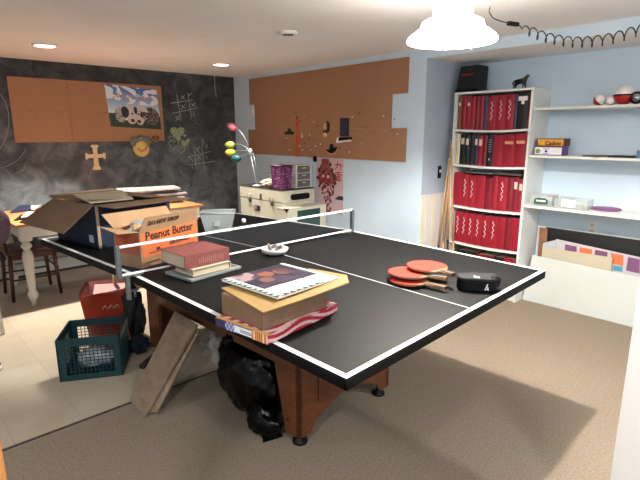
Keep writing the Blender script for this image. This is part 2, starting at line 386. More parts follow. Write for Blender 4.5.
t = thing('picture', 'small dark blue portrait picture pinned at the middle of the cork tiles', 'picture')
def darkpic(u, v):
    if u < .08 or u > .92 or v < .04 or v > .96: return '0c0d12'
    return '2c4a78' if math.sin(u*17+v*9)*math.cos(v*13-u*6) > .45 else ('412a52' if math.sin(v*21+u*5) > .7 else '141a2b')
art('print', P(340, 136, XK-.004), P(348.7, 136.3, XK-.004), P(340, 118.2, XK-.004), lambda u, v: darkpic(u, v), 20, 34, t, .004, '0c0d12')
t = thing('sign', 'black and white winged plaque just under the dark blue picture', 'plaque')
MB().slab([P(338, 142), P(338.5, 137.5), P(352, 137), P(352, 141)], (-.008, 0, 0), BLACKP).build('board', t)
MB().slab([P(336.5, 143), P(338, 137.3), P(339.3, 137), P(338.8, 141), P(352, 139.6), P(352, 141)], (-.011, 0, 0), WHITE).build('lettering', t)
t = thing('anchor_ornament', 'black wide ornament with cream rim at the lower edge of the cork tiles', 'ornament')
MB().slab([P(326.8, 149), P(330, 149.5), P(331, 144), P(333, 144), P(333.5, 148), P(337, 147), P(336, 151), P(332, 153.5), P(328, 152)], (-.012, 0, 0), BLACKP).build('anchor', t)
MB().tube([P(327, 151, XK-.008), P(329, 153.6, XK-.008), P(332, 154.6, XK-.008), P(335, 153.4, XK-.008), P(337.4, 149.5, XK-.008)], .005, tm).build('rim', t)
tag(MB().slab([P(314, 161.5, XC-.001), P(314, 156, XC-.001), P(317, 156, XC-.001), P(317, 161.5, XC-.001)], (-.012, 0, 0), BLACKP).build('wall_clip'), 'small black clip on the blue wall at the top left of the tiger poster', 'clip')
# tiger poster
def tiger(u, v):        # u: left->right, v: bottom->top
    bgc = 'c7adb2'
    from mathutils import noise
    n = noise.noise(Vector((u*9, v*16, 1)))
    cx = .40+.05*math.sin(v*6); wd = .30*math.exp(-((v-.62)/.30)**2)+.06
    ch = [(.70, .86, .93, .86), (.78, .80, .96, .80), (.80, .72, .92, .72)]
    # red characters: strokes
    for (x0, y0, x1, y1) in [(.70,.90,.92,.91),(.80,.95,.78,.86),(.78,.86,.70,.82),(.92,.91,.88,.82),(.72,.76,.92,.77),(.70,.72,.94,.725),(.74,.69,.90,.69),(.82,.78,.82,.64),(.72,.65,.92,.655),(.70,.62,.94,.625)]:
        dx, dy = x1-x0, y1-y0; s = max(0, min(1, ((u-x0)*dx+(v-y0)*dy)/(dx*dx+dy*dy)))
        if math.hypot(u-x0-s*dx, (v-y0-s*dy)*1.7) < .018: return 'a8323c'
    if abs(u-cx) < wd*(1+.5*n) and v > .10:
        e = math.sin(v*48+8*abs(u-cx)*4+n*4)
        if abs(u-cx) > wd*.8: return '2a171c'
        if v > .55 and v < .78 and abs(abs(u-cx)-.09) < .03 and abs(v-.68) < .02: return 'e8d8c0'
        if e > .62: return '3a1c20'
        if e < -.2: return 'd0aaa8' if v < .55 else '963a40'
        return '8a3038' if n > -.05 else 'b07c80'
    if v < .34 and v > .27 and u > .72 and (v-.27) < (u-.72)*.5+.02: return '231a1e'
    if v < .12 and abs(u-.5) < .18 and n > .0: return '8a3038'
    return bgc
art('tiger_poster', (XC-.003, 4.0, .585), (XC-.003, 3.575, .585), (XC-.003, 4.0, 1.178), tiger, 60, 84, None, .002)
tag(bpy.data.objects['tiger_poster'], 'pinkish poster of a red striped tiger with two red characters on the blue wall', 'poster')

# ------------------------------------------------------------------ chalk wall items
YK = YC-.013
def Q(px, py, y=YC-.002): return at(px, py, 1, y)
def puppies(u, v):
    from mathutils import noise
    n = noise.noise(Vector((u*7, v*9, 3))); n2 = noise.noise(Vector((u*20, v*20, 5)))
    def el(cx, cy, rx, ry): return ((u-cx)/rx)**2+((v-cy)/ry)**2 < 1
    if v > .70 and v < .82 and .12 < u < .93 and math.sin(u*60+math.sin(v*40)*1.6)*math.cos(v*52+u*9) > .05: return 'b08a8a'
    for bx, sgn in ((.40, 1), (.60, -1)):
        pass
    if el(.44, .18, .035, .045) or el(.56, .17, .035, .045): return '1b1414'
    if el(.31, .38, .075, .14): return '16110f'
    if el(.69, .34, .10, .09) and n2 > -.3: return '3a2522'
    if el(.52, .44, .035, .09): return '1f1614'
    if el(.45, .35, .02, .025) or el(.57, .35, .02, .025): return '2a1c18'
    if el(.42, .22, .09, .13) or el(.58, .22, .085, .14): return 'c9b1ad'
    if el(.40, .38, .14, .19) or el(.62, .39, .15, .19): return 'c4b9b4' if n2 < .25 else 'a89d98'
    if el(.22, .30, .11, .18): return 'a59b94' if n2 < .15 else '6a615b'
    if el(.82, .32, .17, .22): return '75625f' if n2 < .0 else '3a2e2c'
    if v < .18+.03*n2: return '2c3a2a' if n2 > 0 else '202c20'
    if v < .33 and (u < .16 or u > .94): return '2f3829'
    c = n+.35*noise.noise(Vector((u*3+4, v*6, 9)))
    if v > .58 and c > .05: return 'd6dadf'
    k = (v-.3)/.7
    return tuple(a*(1-k)+b_*k for a, b_ in zip((.83, .87, .88), (.22, .38, .66)))
t = thing('puppy_poster', 'poster of two spotted puppies under a cloudy sky', 'poster')
art('sheet', Q(110.8, 126.5, YK-.001), Q(161.5, 129.5, YK-.001), Q(104.2, 84, YK-.001), puppies, 96, 72, t, .001)
# cross
wm = mat('pale_carved_wood', 'd8bd92', .6, .08, 20)
o = Q(95.3, 156); g = MB()
def crossarm(a, L_, wv):
    c_, s_ = math.cos(a), math.sin(a)
    pts = [(.0, -.020), (L_*.72, -wv*.55), (L_*.88, -wv), (L_, -wv*.75), (L_, wv*.75), (L_*.88, wv), (L_*.72, wv*.55), (0, .020)]
    g.slab([(o.x+px_*c_-py_*s_, YC-.002, o.z+px_*s_+py_*c_) for px_, py_ in pts], (0, -.016, 0), wm)
crossarm(PI/2, .12, .042); crossarm(0, .105, .036); crossarm(PI, .105, .036); crossarm(-PI/2, .15, .045)
g.box((o.x, YC-.010, o.z), (.048, .0165, .048), wm)
tag(g.build('wooden_cross'), 'pale wooden cross with flared ends on the chalk wall', 'cross')
# fruit ornament
t = thing('wall_ornament', 'round yellow and peach fruit ornament with grey green leaves below the cork panel', 'ornament')
o = Q(141, 148.5)
MB().lathe([(0, 0), (.085, .002), (.098, .012), (.08, .03), (.0, .038)], mat('yellow_ceramic', 'd8b765', .5, .1, 12), (o.x, YC-.002, o.z), 26, rot=(PI/2, 0, 0)).build('fruit', t)
MB().tube([(o.x-.055, YC-.043, o.z+.005), (o.x-.02, YC-.047, o.z-.03), (o.x+.03, YC-.047, o.z-.02), (o.x+.06, YC-.043, o.z+.03)], [.008, .014, .014, .006], mat('peach_glaze', 'd08a68', .5)).build('glaze_band', t)
lm = mat('grey_green_leaf', '75796a', .7, .2, 20)
for k, (dx, dz, a) in enumerate([(-.055, .10, .5), (0, .115, 0), (.06, .10, -.5), (-.095, .07, 1.0), (.09, .07, -1.0)]):
    MB().lathe([(0, 0), (.046, .002), (.050, .008), (.024, .03), (0, .032)], lm, (o.x+dx, YC-.016, o.z+dz), 14, sy=.7, rot=(PI/2, a, 0)).build('leaf', t)
o = Q(155, 138)
t = thing('wall_ornament', 'tiny gold and red ornament between the fruit and the chalk heart', 'ornament')
gd = mat('dull_gold', '9d7434', .4, .1, 30, metal=.3)
MB().lathe([(0, 0), (.02, .001), (.024, .01), (0, .018)], gd, (o.x, YC-.014, o.z-.03), 14, rot=(PI/2, 0, 0)).lathe([(0, 0), (.016, .001), (.018, .01), (0, .016)], gd, (o.x, YC-.014, o.z+.02), 14, rot=(PI/2, 0, 0)).build('body', t)
g = MB()
for s in (-1, 1): g.lathe([(0, 0), (.015, .001), (.017, .008), (0, .012)], mat('red_wing', '8a4530', .6), (o.x+s*.028, YC-.014, o.z+.005), 12, rot=(PI/2, 0, 0))
g.build('wing', t)
# hanging cord
t = thing('hanging_cord', 'thin white cord hanging on the chalk wall below the right recessed light', 'cord')
MB().tube([Q(214.5, 75, YC-.006), Q(214.8, 84, YC-.006), Q(215, 90, YC-.006), Q(216.5, 97, YC-.006)], .004, mat('pale_cord', 'a6a8a8', .7)).build('cord', t)
MB().box(Q(214.5, 75.5, YC-.007), (.02, .014, .02), WHITE).build('clip', t)
# chalk drawings
CH = mat('white_chalk', '9a9d9a', 1, .25, 90); CHG = mat('green_chalk', '8d9a78', 1, .3, 60)
def chalk(lines, label, r=.0045, m=CH, fills=()):
    g = MB()
    for ln in lines: g.tube([Q(px, py, YC-.0005) for px, py in ln], r, m, seg=5)
    for fp, fm in fills: g.slab([Q(px, py, YC-.0004) for px, py in fp], (0, -.0015, 0), fm)
    return tag(g.build('chalk_drawing'), label, 'chalk drawing')
c = lambda pts, ox=160, oy=85, s=395/70: [(ox+x/s, oy+y/s) for x, y in pts]
chalk([c([(60,103),(185,85)]), c([(70,160),(215,128)]), c([(95,55),(118,198)]), c([(155,40),(178,190)]), c([(118,60),(140,80)]), c([(140,55),(118,82)]), c([(165,50),(160,62),(180,45)]), c([(115,115),(145,130)]), c([(148,100),(118,140)]), c([(175,105),(200,122)]), c([(200,98),(178,125)]), c([(85,175),(112,200)]), c([(110,170),(88,205)]), c([(195,150),(185,168),(200,175)])], 'upper chalk tic tac toe grid right of the puppy poster')
chalk([c([(155,408),(285,375)]), c([(155,452),(310,430)]), c([(192,350),(205,478)]), c([(235,350),(252,478)]), c([(200,355),(225,385)]), c([(222,350),(198,388)]), c([(205,395),(230,420)]), c([(232,392),(208,425)]), c([(170,410),(185,430)]), c([(262,398),(270,420),(255,400)]), c([(255,455),(275,475),(258,478),(252,462)]), c([(178,460),(190,475)]), c([(240,300),(243,350)]), c([(265,335),(262,360)])], 'lower chalk tic tac toe grid right of the heart')
def heart(cx, cy, s, n=20):
    return [(cx+s*16*math.sin(a)**3/16, cy-s*(13*math.cos(a)-5*math.cos(2*a)-2*math.cos(3*a)-math.cos(4*a))/16) for a in [2*PI*k/n for k in range(n)]]
chalk([c(heart(65, 300, 16)+[heart(65,300,16)[0]]), c(heart(120, 365, 22)+[heart(120,365,22)[0]]), c(heart(78, 335, 28)+[heart(78,335,28)[0]])], 'pale green chalk hearts clustered on the wall', .004, mat('pale_chalk', '969a8e', 1, .2, 60), [(c(heart(98, 268, 42)), CHG), (c(heart(140, 328, 24)), CHG), (c(heart(106, 305, 13)), CH), (c(heart(160, 312, 10)), CH), (c(heart(140, 285, 9)), CH)])
chalk([c([(165,245),(190,232),(225,245),(245,240)]), c([(178,258),(205,275),(228,258)]), c([(200,205),(205,285)]), c([(175,225),(205,215),(232,225)])], 'faint chalk scribble between the two tic tac toe grids', .003, mat('faint_chalk', '66696a', 1))
chalk([[(0, 94), (5, 101), (8.5, 113), (9, 124), (6, 138), (0, 149)], [(0, 168), (8, 166), (18, 160), (26, 150), (24, 147)], [(14, 166), (26, 158), (24, 170), (12, 175)]], 'long curved chalk line beside the cork panel at the far left', .004, mat('faint_chalk2', '84888a', 1))

# ------------------------------------------------------------------ pool table and ping-pong top
A = Vector((.913, .879, .76)); B = Vector((2.462, .963, .76)); C_ = Vector((.760, 3.58, .76)); D_ = Vector((2.295, 3.69, .76))
TL, TW = 2.74, 1.525
def TT(u, v, dz=0):
    a, b_ = u/TW, v/TL
    p = (A*(1-a)+B*a)*(1-b_)+(C_*(1-a)+D_*a)*b_
    p.z += .03*(1-abs(v-1.37)/1.37)+dz
    return p
PNG = mat('black_table_paint', '0e0f10', .58, .04, 2.5, bump=.03, bscale=90, spec=.12)
LINE = mat('white_table_line', 'dfe1e0', .5)
t = thing('table_tennis_table', 'dark two-part table tennis top with white edge lines laid over the wooden table', 'table tennis table', (0, 0, 0))
rim = mat('black_rim', '060607', .5, spec=.1)
for v0, v1 in ((0, 1.369), (1.371, 2.74)):
    g = MB(); pts = [TT(0, v0), TT(TW, v0), TT(TW, v1), TT(0, v1)]
    g.slab([p-Vector((0, 0, .018)) for p in pts], (0, 0, .018), PNG)
    h = g.build('playing_surface', t)
    g = MB()
    for a, b_, c_, d_ in [(0, .018, v0, v1), (TW-.018, TW, v0, v1)]+([(0, TW, 0, .018)] if v0 == 0 else [(0, TW, TL-.018, TL)]):
        g.slab([TT(a, c_, -.0385), TT(b_, c_, -.0385), TT(b_, d_, -.0385), TT(a, d_, -.0385)], (0, 0, .0205), rim)
    g.build('rim', h)
    for (a, b_, c_, d_) in [(0, .02, v0, v1), (TW-.02, TW, v0, v1)]+([(0.02, TW-.02, 0, .02)] if v0 == 0 else [(0.02, TW-.02, TL-.02, TL)]):
        MB().slab([TT(a, c_), TT(b_, c_), TT(b_, d_), TT(a, d_)], (0, 0, .0012), LINE).build('edge_line', h)
    MB().slab([TT(TW/2-.003, v0), TT(TW/2+.003, v0), TT(TW/2+.003, v1), TT(TW/2-.003, v1)], (0, 0, .0012), mat('thin_line', 'a9adad', .5)).build('centre_line', h)
# pool table below
t = thing('pool_table', 'cherry wood games table frame with arched end and black levelling feet', 'table', (1.59, 2.285, 0), R(2.86))
HX, HY, TK = .345, .735, .022
def leg(sx, sy):
    g = MB()
    # board in the end plane
    x0, y0 = sx*HX, sy*HY
    g.slab([(x0, y0, .05), (x0-sx*.075, y0, .05), (x0-sx*.12, y0, .12), (x0-sx*.12, y0, .66), (x0, y0, .66)], (0, -sy*TK, 0), CHERRY)
    g.slab([(x0, y0, .05), (x0, y0-sy*.10, .05), (x0, y0-sy*.17, .38), (x0, y0-sy*.17, .66), (x0, y0, .66)], (-sx*TK, 0, 0), CHERRY)
    l = g.build('leg', t, .0015)
    f = MB(); f.lathe([(.0, 0), (.036, 0), (.038, .008), (.034, .018), (.014, .022), (.012, .055), (0, .055)], BLACKP, (x0-sx*.04, y0-sy*.04, 0), 20); f.build('levelling_foot', l)
    g2 = MB()
    for dz in (.12, .58): g2.lathe([(0, 0), (.006, .0), (.006, .003), (0, .004)], BLACKP, (x0+sx*.0005, y0-sy*.08, dz), 10, rot=(0, sx*PI/2, 0))
    g2.build('bolt', l)
for sx in (-1, 1):
    for sy in (-1, 1): leg(sx, sy)
for sx in (-1, 1):   # long aprons
    g = MB(); x0 = sx*(HX-.001)
    g.slab([(x0, -HY+.165, .385), (x0, HY-.165, .385), (x0, HY-.165, .655), (x0, -HY+.165, .655)], (-sx*.02, 0, 0), CHERRY)
    g.build('side_apron', t, .001)
for sy in (-1, 1):   # arched end panels
    n = 14; y0 = sy*(HY-.001); pts = [(-HX+.115, y0, .655), (-HX+.115, y0, .115)]
    for k in range(n+1):
        s = k/n; pts.append((-HX+.115+s*(2*HX-.23), y0, .105+.07*math.sin(PI*s)))
    pts += [(HX-.115, y0, .655)]
    g = MB().slab(pts, (0, -sy*.018, 0), CHERRY); pn = g.build('end_panel', t)
    g = MB()
    for z in (.40, .52): g.box((0, y0+sy*.0035, z), (2*HX-.24, .008, .016), CHERRYD)
    for s in (-1, 1): g.box((s*(HX-.13), y0+sy*.0035, .42), (.014, .008, .45), CHERRY)
    g.build('moulding', pn, .001)
g = MB(); g.slab([(-HX-.012, -HY-.012, .655), (HX+.012, -HY-.012, .655), (HX+.012, HY+.012, .655), (-HX-.012, HY+.012, .655)], (0, 0, .066), CHERRY); g.build('top_rail', t, .002)
# net
nl = at(119.5, 277.5, 2, .80); nr = at(352, 231, 2, .80)
t = thing('table_tennis_net', 'table tennis net with white tapes between grey clamp posts across the table', 'net')
nm = mat('fine_net_mesh', '30343a', .9, alpha=.22)
lo = Vector((0, 0, .002)); hi = Vector((0, 0, .140))
MB().add([nl+lo, nr+lo, nr+hi, nl+hi], [(0, 1, 2, 3)], nm).build('mesh', t)
def tape(a, b_, h, th, m, nm_):
    d = (b_-a).normalized(); s = Vector((-d.y, d.x, 0))*th/2
    MB().slab([a-s, b_-s, b_+s, a+s], (0, 0, h), m).build(nm_, t)
TP = mat('white_tape', 'e6e8ea', .6)
tape(nl+Vector((0, 0, .136)), nr+Vector((0, 0, .141)), .011, .006, TP, 'top_tape'); tape(nl+Vector((0, 0, .004)), nr+Vector((0, 0, .004)), .009, .004, TP, 'bottom_tape')
d = (nr-nl).normalized()
for p, s in ((nl, 1), (nr, -1)):
    q = MB().box(p+Vector((0, 0, .071)), (.02, .026, .156), STEEL, (0, 0, math.atan2(d.y, d.x))).build('post', t, .003)
    g = MB(); e_ = p+d*s*.11
    g.slab([p+Vector((0, -.012, -.004)), e_+Vector((0, -.012, -.002)), e_+Vector((0, .012, -.002)), p+Vector((0, .012, -.004))], (0, 0, .007), STEEL)
    g.build('clamp_arm', q)
    f = p+d*s*.035; f.z = .8
    g = MB().box(f+Vector((0, 0, -.06)), (.016, .024, .11), STEEL).box(f+d*s*.022+Vector((0, 0, -.075)), (.05, .022, .006), STEEL)
    g.lathe([(.0, 0), (.006, 0), (.006, .03), (.0, .03)], STEEL, f+d*s*.03+Vector((0, 0, -.11)), 10)
    g.build('clamp', q)

# ------------------------------------------------------------------ things on the table
def zt(x, y):   # top of playing surface at a point
    v = max(0, min(TL, (y-A.y-(x-A.x)*.054)/.986*1.0)); return .76+.03*(1-abs(v-1.37)/1.37)+.0015
def book(label, loc, rz, w_, d_, h_, cover, pages, name='book', spine='front', group=None):
    """hardback lying flat: origin at front-left corner, x along the front"""
    t = thing(name, label, 'book', loc, rz, group=group)
    c = .003
    g = MB(); g.bb((0, 0, 0), (w_, d_, c), cover).bb((0, 0, h_-c), (w_, d_, h_), cover)
    if spine == 'front': g.bb((0, -.001, 0), (w_, .004, h_), cover)
    else: g.bb((w_-.004, 0, 0), (w_+.001, d_, h_), cover)
    g.build('cover', t, .0008)
    MB().bb((.006, .005, c), (w_-.006, d_-.006, h_-c), pages).build('pages', t)
    return t
PG = mat('aged_paper', 'ab9f88', .85, .05, 200, stretch=(1, 1, 20))
# grey board, cream book, thick red book
zz = zt(1.1, 2.05)
t = thing('grey_tablet', 'flat grey framed board lying under the two stacked books', 'board', (.990, 1.935, zz), R(8))
MB().bb((.0, 0, 0), (.30, .21, .009), mat('grey_plastic', '6a706d', .45, .05, 20)).build('board', t, .002)
g = MB(); fr = mat('pale_grey_frame', '868d89', .4)
for a, b_ in (((0, 0, .009), (.30, .012, .013)), ((0, .198, .009), (.30, .21, .013)), ((0, .012, .009), (.012, .198, .013)), ((.288, .012, .009), (.30, .198, .013))): g.bb(a, b_, fr)
g.build('frame', t)
book('cream paged hardback lying under the thick red book', (1.015, 1.965, zz+.0135), R(5), .215, .165, .034, mat('cream_cover', 'a39a86', .7, .05, 20), PG, spine='back')
RED = mat('faded_red_cloth', '703b38', .75, .08, 30, bump=.1, bscale=300)
t = book('thick faded red hardback on top of the cream book', (.990, 1.990, zz+.048), R(4), .25, .225, .064, RED, PG)
g = MB()
for k in range(13): g.bb((.075+k*.011, -.0022, .016), (.0795+k*.011, -.0008, .040+.004*(k % 3)), mat('worn_gilt', '96655d', .6))
g.build('spine_lettering', t)
# dish
zz = zt(1.61, 2.12)
t = thing('dish', 'shallow white oval dish holding grey odds and ends near the net', 'dish', (1.59, 2.10, zz))
MB().lathe([(.0, 0), (.045, 0), (.072, .016), (.078, .034), (.073, .036), (.066, .020), (.04, .010), (0, .009)], mat('white_ceramic', 'b9bbb8', .35), seg=32).build('bowl', t)
g = MB(); jm = mat('grey_trinket', '6e6462', .4, .3, 60)
for k in range(7):
    a = k*1.1; g.box((.035*math.cos(a), .03*math.sin(a), .030+.006*(k % 3)), (.035, .014, .012), jm, (a, .5*k, a*2))
tag(g.build('trinkets'), 'small grey odds and ends in the white dish', 'trinkets').location = (1.59, 2.10, zz)
# near pile: striped box, brown box, envelope, magazine
zz = zt(1.05, 1.42)
def stripes(u, v):
    if u < .05: return 'c8a060'
    x = v*5.2+.35*math.sin(u*9)+u*1.2
    return 'a81f34' if (x % 1) < .55 else 'd9b9b4'
t = thing('gift_box', 'flat red and pale striped gift box at the bottom of the near pile', 'box', (.868, 1.195, zz), R(9))
W_, D2, H_ = .385, .26, .031
MB().bb((.001, .001, 0), (W_-.001, D2-.001, H_-.001), mat('red_board', '9d2033', .6)).build('body', t)
def st_front(u, v):
    x = v*1.0+u*.9+.36*math.sin(u*8.5+.6); return '9a1d31' if (x % .8) < .43 else 'c9a9a6'
art('striped_front', (.0, -.0005, 0), (W_, -.0005, 0), (0, -.0005, H_), st_front, 90, 12, t, .001, 'a81f34')
art('striped_top', (0, 0, H_+.0005), (W_, 0, H_+.0005), (0, D2, H_+.0005), stripes, 90, 50, t, .001, 'a81f34')
def lab(u, v):      # left end: navy label with white panel
    if u < .62: return 'd9dbe2' if (u > .08 and v > .12 and v < .9) and not (.1 < u < .5 and (abs(v-.6) < .05 or abs(v-.38) < .04)) else '23284a'
    if u < .80: return '4a4c86' if math.sin(u*90)*math.sin(v*9) > 0 else 'a9a9c8'
    return '23284a'
art('end_label', (-.0008, D2, 0), (-.0008, 0, 0), (-.0008, D2, H_), lambda u, v: lab(1-u if False else (1-u), v) if u < .72 else ('c99a55' if (u*30 % 1) < .4 else ('a81f34' if (u*14 % 1) < .55 else 'ddc0bc')), 60, 10, t, .0008, 'a81f34')
zb = zz+H_+.0015
t = thing('cardboard_box', 'closed scuffed brown cardboard box between striped box and envelope', 'box', (.88, 1.232, zb), R(4))
KR = mat('scuffed_kraft', '725742', .75, .14, 16, bump=.08, bscale=50)
MB().bb((0, 0, 0), (.31, .235, .080), KR).build('body', t, .003)
MB().bb((.20, -.0008, .001), (.202, .0, .078), mat('kraft_seam', '6b4f36', .8)).bb((.02, -.0006, .03), (.024, 0, .079), mat('kraft_seam', '6b4f36', .8)).build('flap_seam', t)
ze = zb+.081
t = tag(MB().slab([(.85, 1.19, ze), (1.08, 1.20, ze+.001), (1.27, 1.215, ze+.004), (1.315, 1.27, ze+.012), (1.29, 1.46, ze+.004), (.885, 1.50, ze)], (0, 0, .005), mat('yellow_kraft_envelope', '8f7242', .7, .06, 10, bump=.1, bscale=12)).build('envelope', None, .001), 'yellow padded envelope sticking out beneath the magazine', 'envelope')
zm = ze+.016
def cover(u, v):        # u along front edge from near corner, v toward the far-left corner
    from mathutils import noise
    n = noise.noise(Vector((u*6, v*6, 2)))
    bl = (v*0)
    e1 = (v*11) % 1; e2 = (u*10) % 1
    if u < .075: return '17392c' if abs(e1-.5) < .5*(1-u/.085) else 'c4c9c4'
    if v < .075 and u < .75: return '17392c' if abs(e2-.5) < .5*(1-v/.085) else 'c4c9c4'
    if v > .34-.05*u and .10 < u < .95:
        if v > .72 and u < .38: return '8f787a' if n > -.1 else '4a3c48'
        if ((u-.50)/.10)**2+((v-.78)/.12)**2 < 1: return '7d4f3e' if n < .1 else '52332e'
        if ((u-.72)/.10)**2+((v-.72)/.13)**2 < 1: return '75493a' if n < .05 else '48302c'
        if ((u-.36)/.09)**2+((v-.58)/.10)**2 < 1: return '6f4a42'
        if .42 < v < .45 or .15 < u < .17: return '43374c'
        return '1e1726' if n < .1 else '382a3e'
    return 'c6c3c1' if n < .25 else 'bab6b5'
t = thing('magazine', 'white bordered magazine with dark portrait cover on top of the near pile', 'magazine')
art('cover', (.943, 1.235, zm+.004), (1.262, 1.262, zm+.004), (.915, 1.548, zm+.004), cover, 70, 70, t, .001)
MB().slab([(.945, 1.237, zm-.003), (1.26, 1.264, zm-.003), (1.23, 1.573, zm-.003), (.917, 1.546, zm-.003)], (0, 0, .0058), mat('magazine_pages', 'd9d7d2', .7)).build('pages', t)

# paddles
RB = mat('orange_red_rubber', 'b92c1b', .55, .04, 30, bump=.05, bscale=400); RB2 = mat('black_rubber', '15120f', .6)
HW = mat('pale_paddle_wood', '7a6248', .5, .12, 30, stretch=(1, 8, 1)); HD = mat('dark_paddle_stripe', '3a2418', .5)
def paddle(c, e_, label, tilt=(0, 0), sc=1.0, dark=False):
    c = Vector(c); e_ = Vector(e_); d = e_-c; L_ = d.length
    t = thing('table_tennis_paddle', label, 'paddle', c, group='paddles on the table')
    t.rotation_euler = (tilt[0], tilt[1], math.atan2(d.y, d.x))
    a_, b_ = .082*sc, .076*sc; n = 32
    for nm, z, th, m in (('blade', 0, .006, HW), ('rubber', .006, .002, RB), ('rubber', -.002, .002, RB if dark else RB2)):
        pts = [(a_*math.cos(2*PI*k/n)*(1 if nm == 'blade' or math.cos(2*PI*k/n) < .72 else .72/math.cos(2*PI*k/n)), b_*math.sin(2*PI*k/n), z) for k in range(n)]
        MB().slab(pts, (0, 0, th), m).build(nm, t)
    h0_ = a_*.8
    g = MB(); g.slab([(h0_-.02, -.03, .0015), (h0_+.02, -.015, .0015), (L_, -.013, .0015), (L_, .013, .0015), (h0_+.02, .015, .0015), (h0_-.02, .03, .0015)], (0, 0, .003), HW)
    for z in (-.006, .004): g.slab([(h0_+.012, -.010, z), (L_, -.013, z), (L_, .013, z), (h0_+.012, .010, z)], (0, 0, .0065), HW)
    h = g.build('handle', t, .002)
    MB().bb((h0_+.02, -.004, .0102), (L_-.002, .004, .0113), HD).bb((L_-.001, -.012, -.0055), (L_+.001, .012, .010), HD).build('inlay', h)
zz = zt(1.95, 1.35)
def atz(px, py, z): p = at(px, py, 2, z); return (p.x, p.y, p.z)
paddle(atz(409, 280.5, zz+.011), atz(446, 288.5, zz+.011), 'lowest red paddle with its handle nearest the black pouch', sc=1.12, dark=True)
paddle(atz(409, 273.5, zz+.036), atz(447, 279, zz+.036), 'left red paddle lying on the lowest one', sc=1.2)
paddle(atz(427, 267, zz+.056), atz(453, 276, zz+.052), 'orange red paddle uppermost and farthest right in the paddle pile', sc=1.2)
# black pouch
zz = zt(1.95, 1.06)
t = thing('black_pouch', 'black zip pouch with a white mark at the right edge of the table', 'pouch', (1.922, 1.045, zz), R(-50)); t.scale = (.93, .93, .93)
POU = mat('black_nylon', '07080a', .7, .15, 60, bump=.15, bscale=120, spec=.12); POG = mat('charcoal_webbing', '1c1c1e', .7, .15, 50, spec=.15)
def rounded(w_, d_, z0_, z1_, r, m, ins=0):
    pts = []
    for cx, cy, a0 in ((w_/2-r, d_/2-r, 0), (-w_/2+r, d_/2-r, PI/2), (-w_/2+r, -d_/2+r, PI), (w_/2-r, -d_/2+r, 1.5*PI)):
        for k in range(6): a = a0+k*PI/10; pts.append((cx+r*math.cos(a), cy+r*math.sin(a), z0_))
    return MB().slab(pts, (0, 0, z1_-z0_), m)
rounded(.185, .10, 0, .05, .04, POU).build('body', t, .008)
rounded(.19, .105, .0505, .066, .042, POG).build('lid', t, .005)
MB().tube([(.06, -.03, .068), (.09, -.025, .068), (.103, 0, .055), (.105, .01, .03), (.10, .02, .01)], .008, POG).build('strap', t)
g = MB(); wm_ = mat('white_print', 'd8dadd', .6)
for a, b_ in (((.028, .010), (.04, .040)), ((.028, .010), (.044, .020)), ((.04, .026), (.044, .008))):
    g.tube([(a[0], -.0505, a[1]), (b_[0], -.0505, b_[1])], .0022, wm_, seg=5)
g.build('printed_mark', t)
g = MB().bb((-.02, -.04, .0665), (-.01, -.012, .068), wm_).bb((-.004, -.04, .0665), (.004, -.02, .068), wm_).build('label', t)

# navy open carton
zz = zt(.93, 2.95)
NV = mat('navy_printed_cardboard', '0f1c36', .6, .08, 12); INC = mat('inner_cardboard', '8a6c4d', .85, .08, 10)
t = thing('moving_carton', 'large navy open cardboard box with brown flaps spread out', 'box', (.925, 2.95, zz), rot=(-.021, 0, R(7.2)))
W_, D2, H_ = .50, .58, .262
g = MB(); e_ = .005
g.bb((0, 0, 0), (W_, e_, H_), NV).bb((0, D2-e_, 0), (W_, D2, H_), NV).bb((0, e_, 0), (e_, D2-e_, H_), NV).bb((W_-e_, e_, 0), (W_, D2-e_, H_), NV).bb((e_, e_, 0), (W_-e_, D2-e_, .005), INC)
g.build('body', t)
g = MB(); g.bb((e_, e_, .006), (W_-e_, e_+.003, H_), INC).bb((e_, D2-e_-.003, .006), (W_-e_, D2-e_, H_), INC).bb((e_, e_+.003, .006), (e_+.003, D2-e_-.003, H_), INC).bb((W_-e_-.003, e_+.003, .006), (W_-e_, D2-e_-.003, H_), INC)
g.build('inner_lining', t)
FL = mat('flap_brown', '5f4936', .85, .08, 12)
def flap(p0, p1, p2, p3, m=FL, th=.004, nm='flap'):
    p = [Vector(q) for q in (p0, p1, p2, p3)]; n = (p[1]-p[0]).cross(p[3]-p[0]).normalized()*th
    return MB().slab(p, n, m).build(nm, t)
flap((-.001, .0, H_), (-.001, D2, H_), (-.205, D2+.04, H_-.135), (-.205, -.04, H_-.135))            # left, hanging out
flap((0, -.001, H_), (W_, -.001, H_), (W_+.01, -.235, H_+.006), (.02, -.20, H_-.004))           # near, level
flap((0, D2+.001, H_), (W_, D2+.001, H_), (W_-.02, D2+.14, H_+.02), (.03, D2+.15, H_+.012))       # far, lifted
flap((W_+.001, 0, H_), (W_+.001, D2, H_), (W_-.17, D2-.03, H_+.012), (W_-.17, .03, H_+.012))
MB().bb((.002, -.0012, .0), (.020, .0, H_), mat('pale_tape', 'a08c70', .5)).build('corner_tape', t)
MB().bb((-.0012, .055, .03), (.0, .11, .075), mat('white_label', 'b9bcc0', .6)).build('label', t)
MB().lathe([(0, 0), (.02, 0), (.02, .002), (0, .002)], mat('hand_hole', '9b8a74', .8), (.16, -.0002, .15), 20, sx=1, sy=1.5, rot=(PI/2, 0, 0)).build('hand_hole', t)
Lc = t
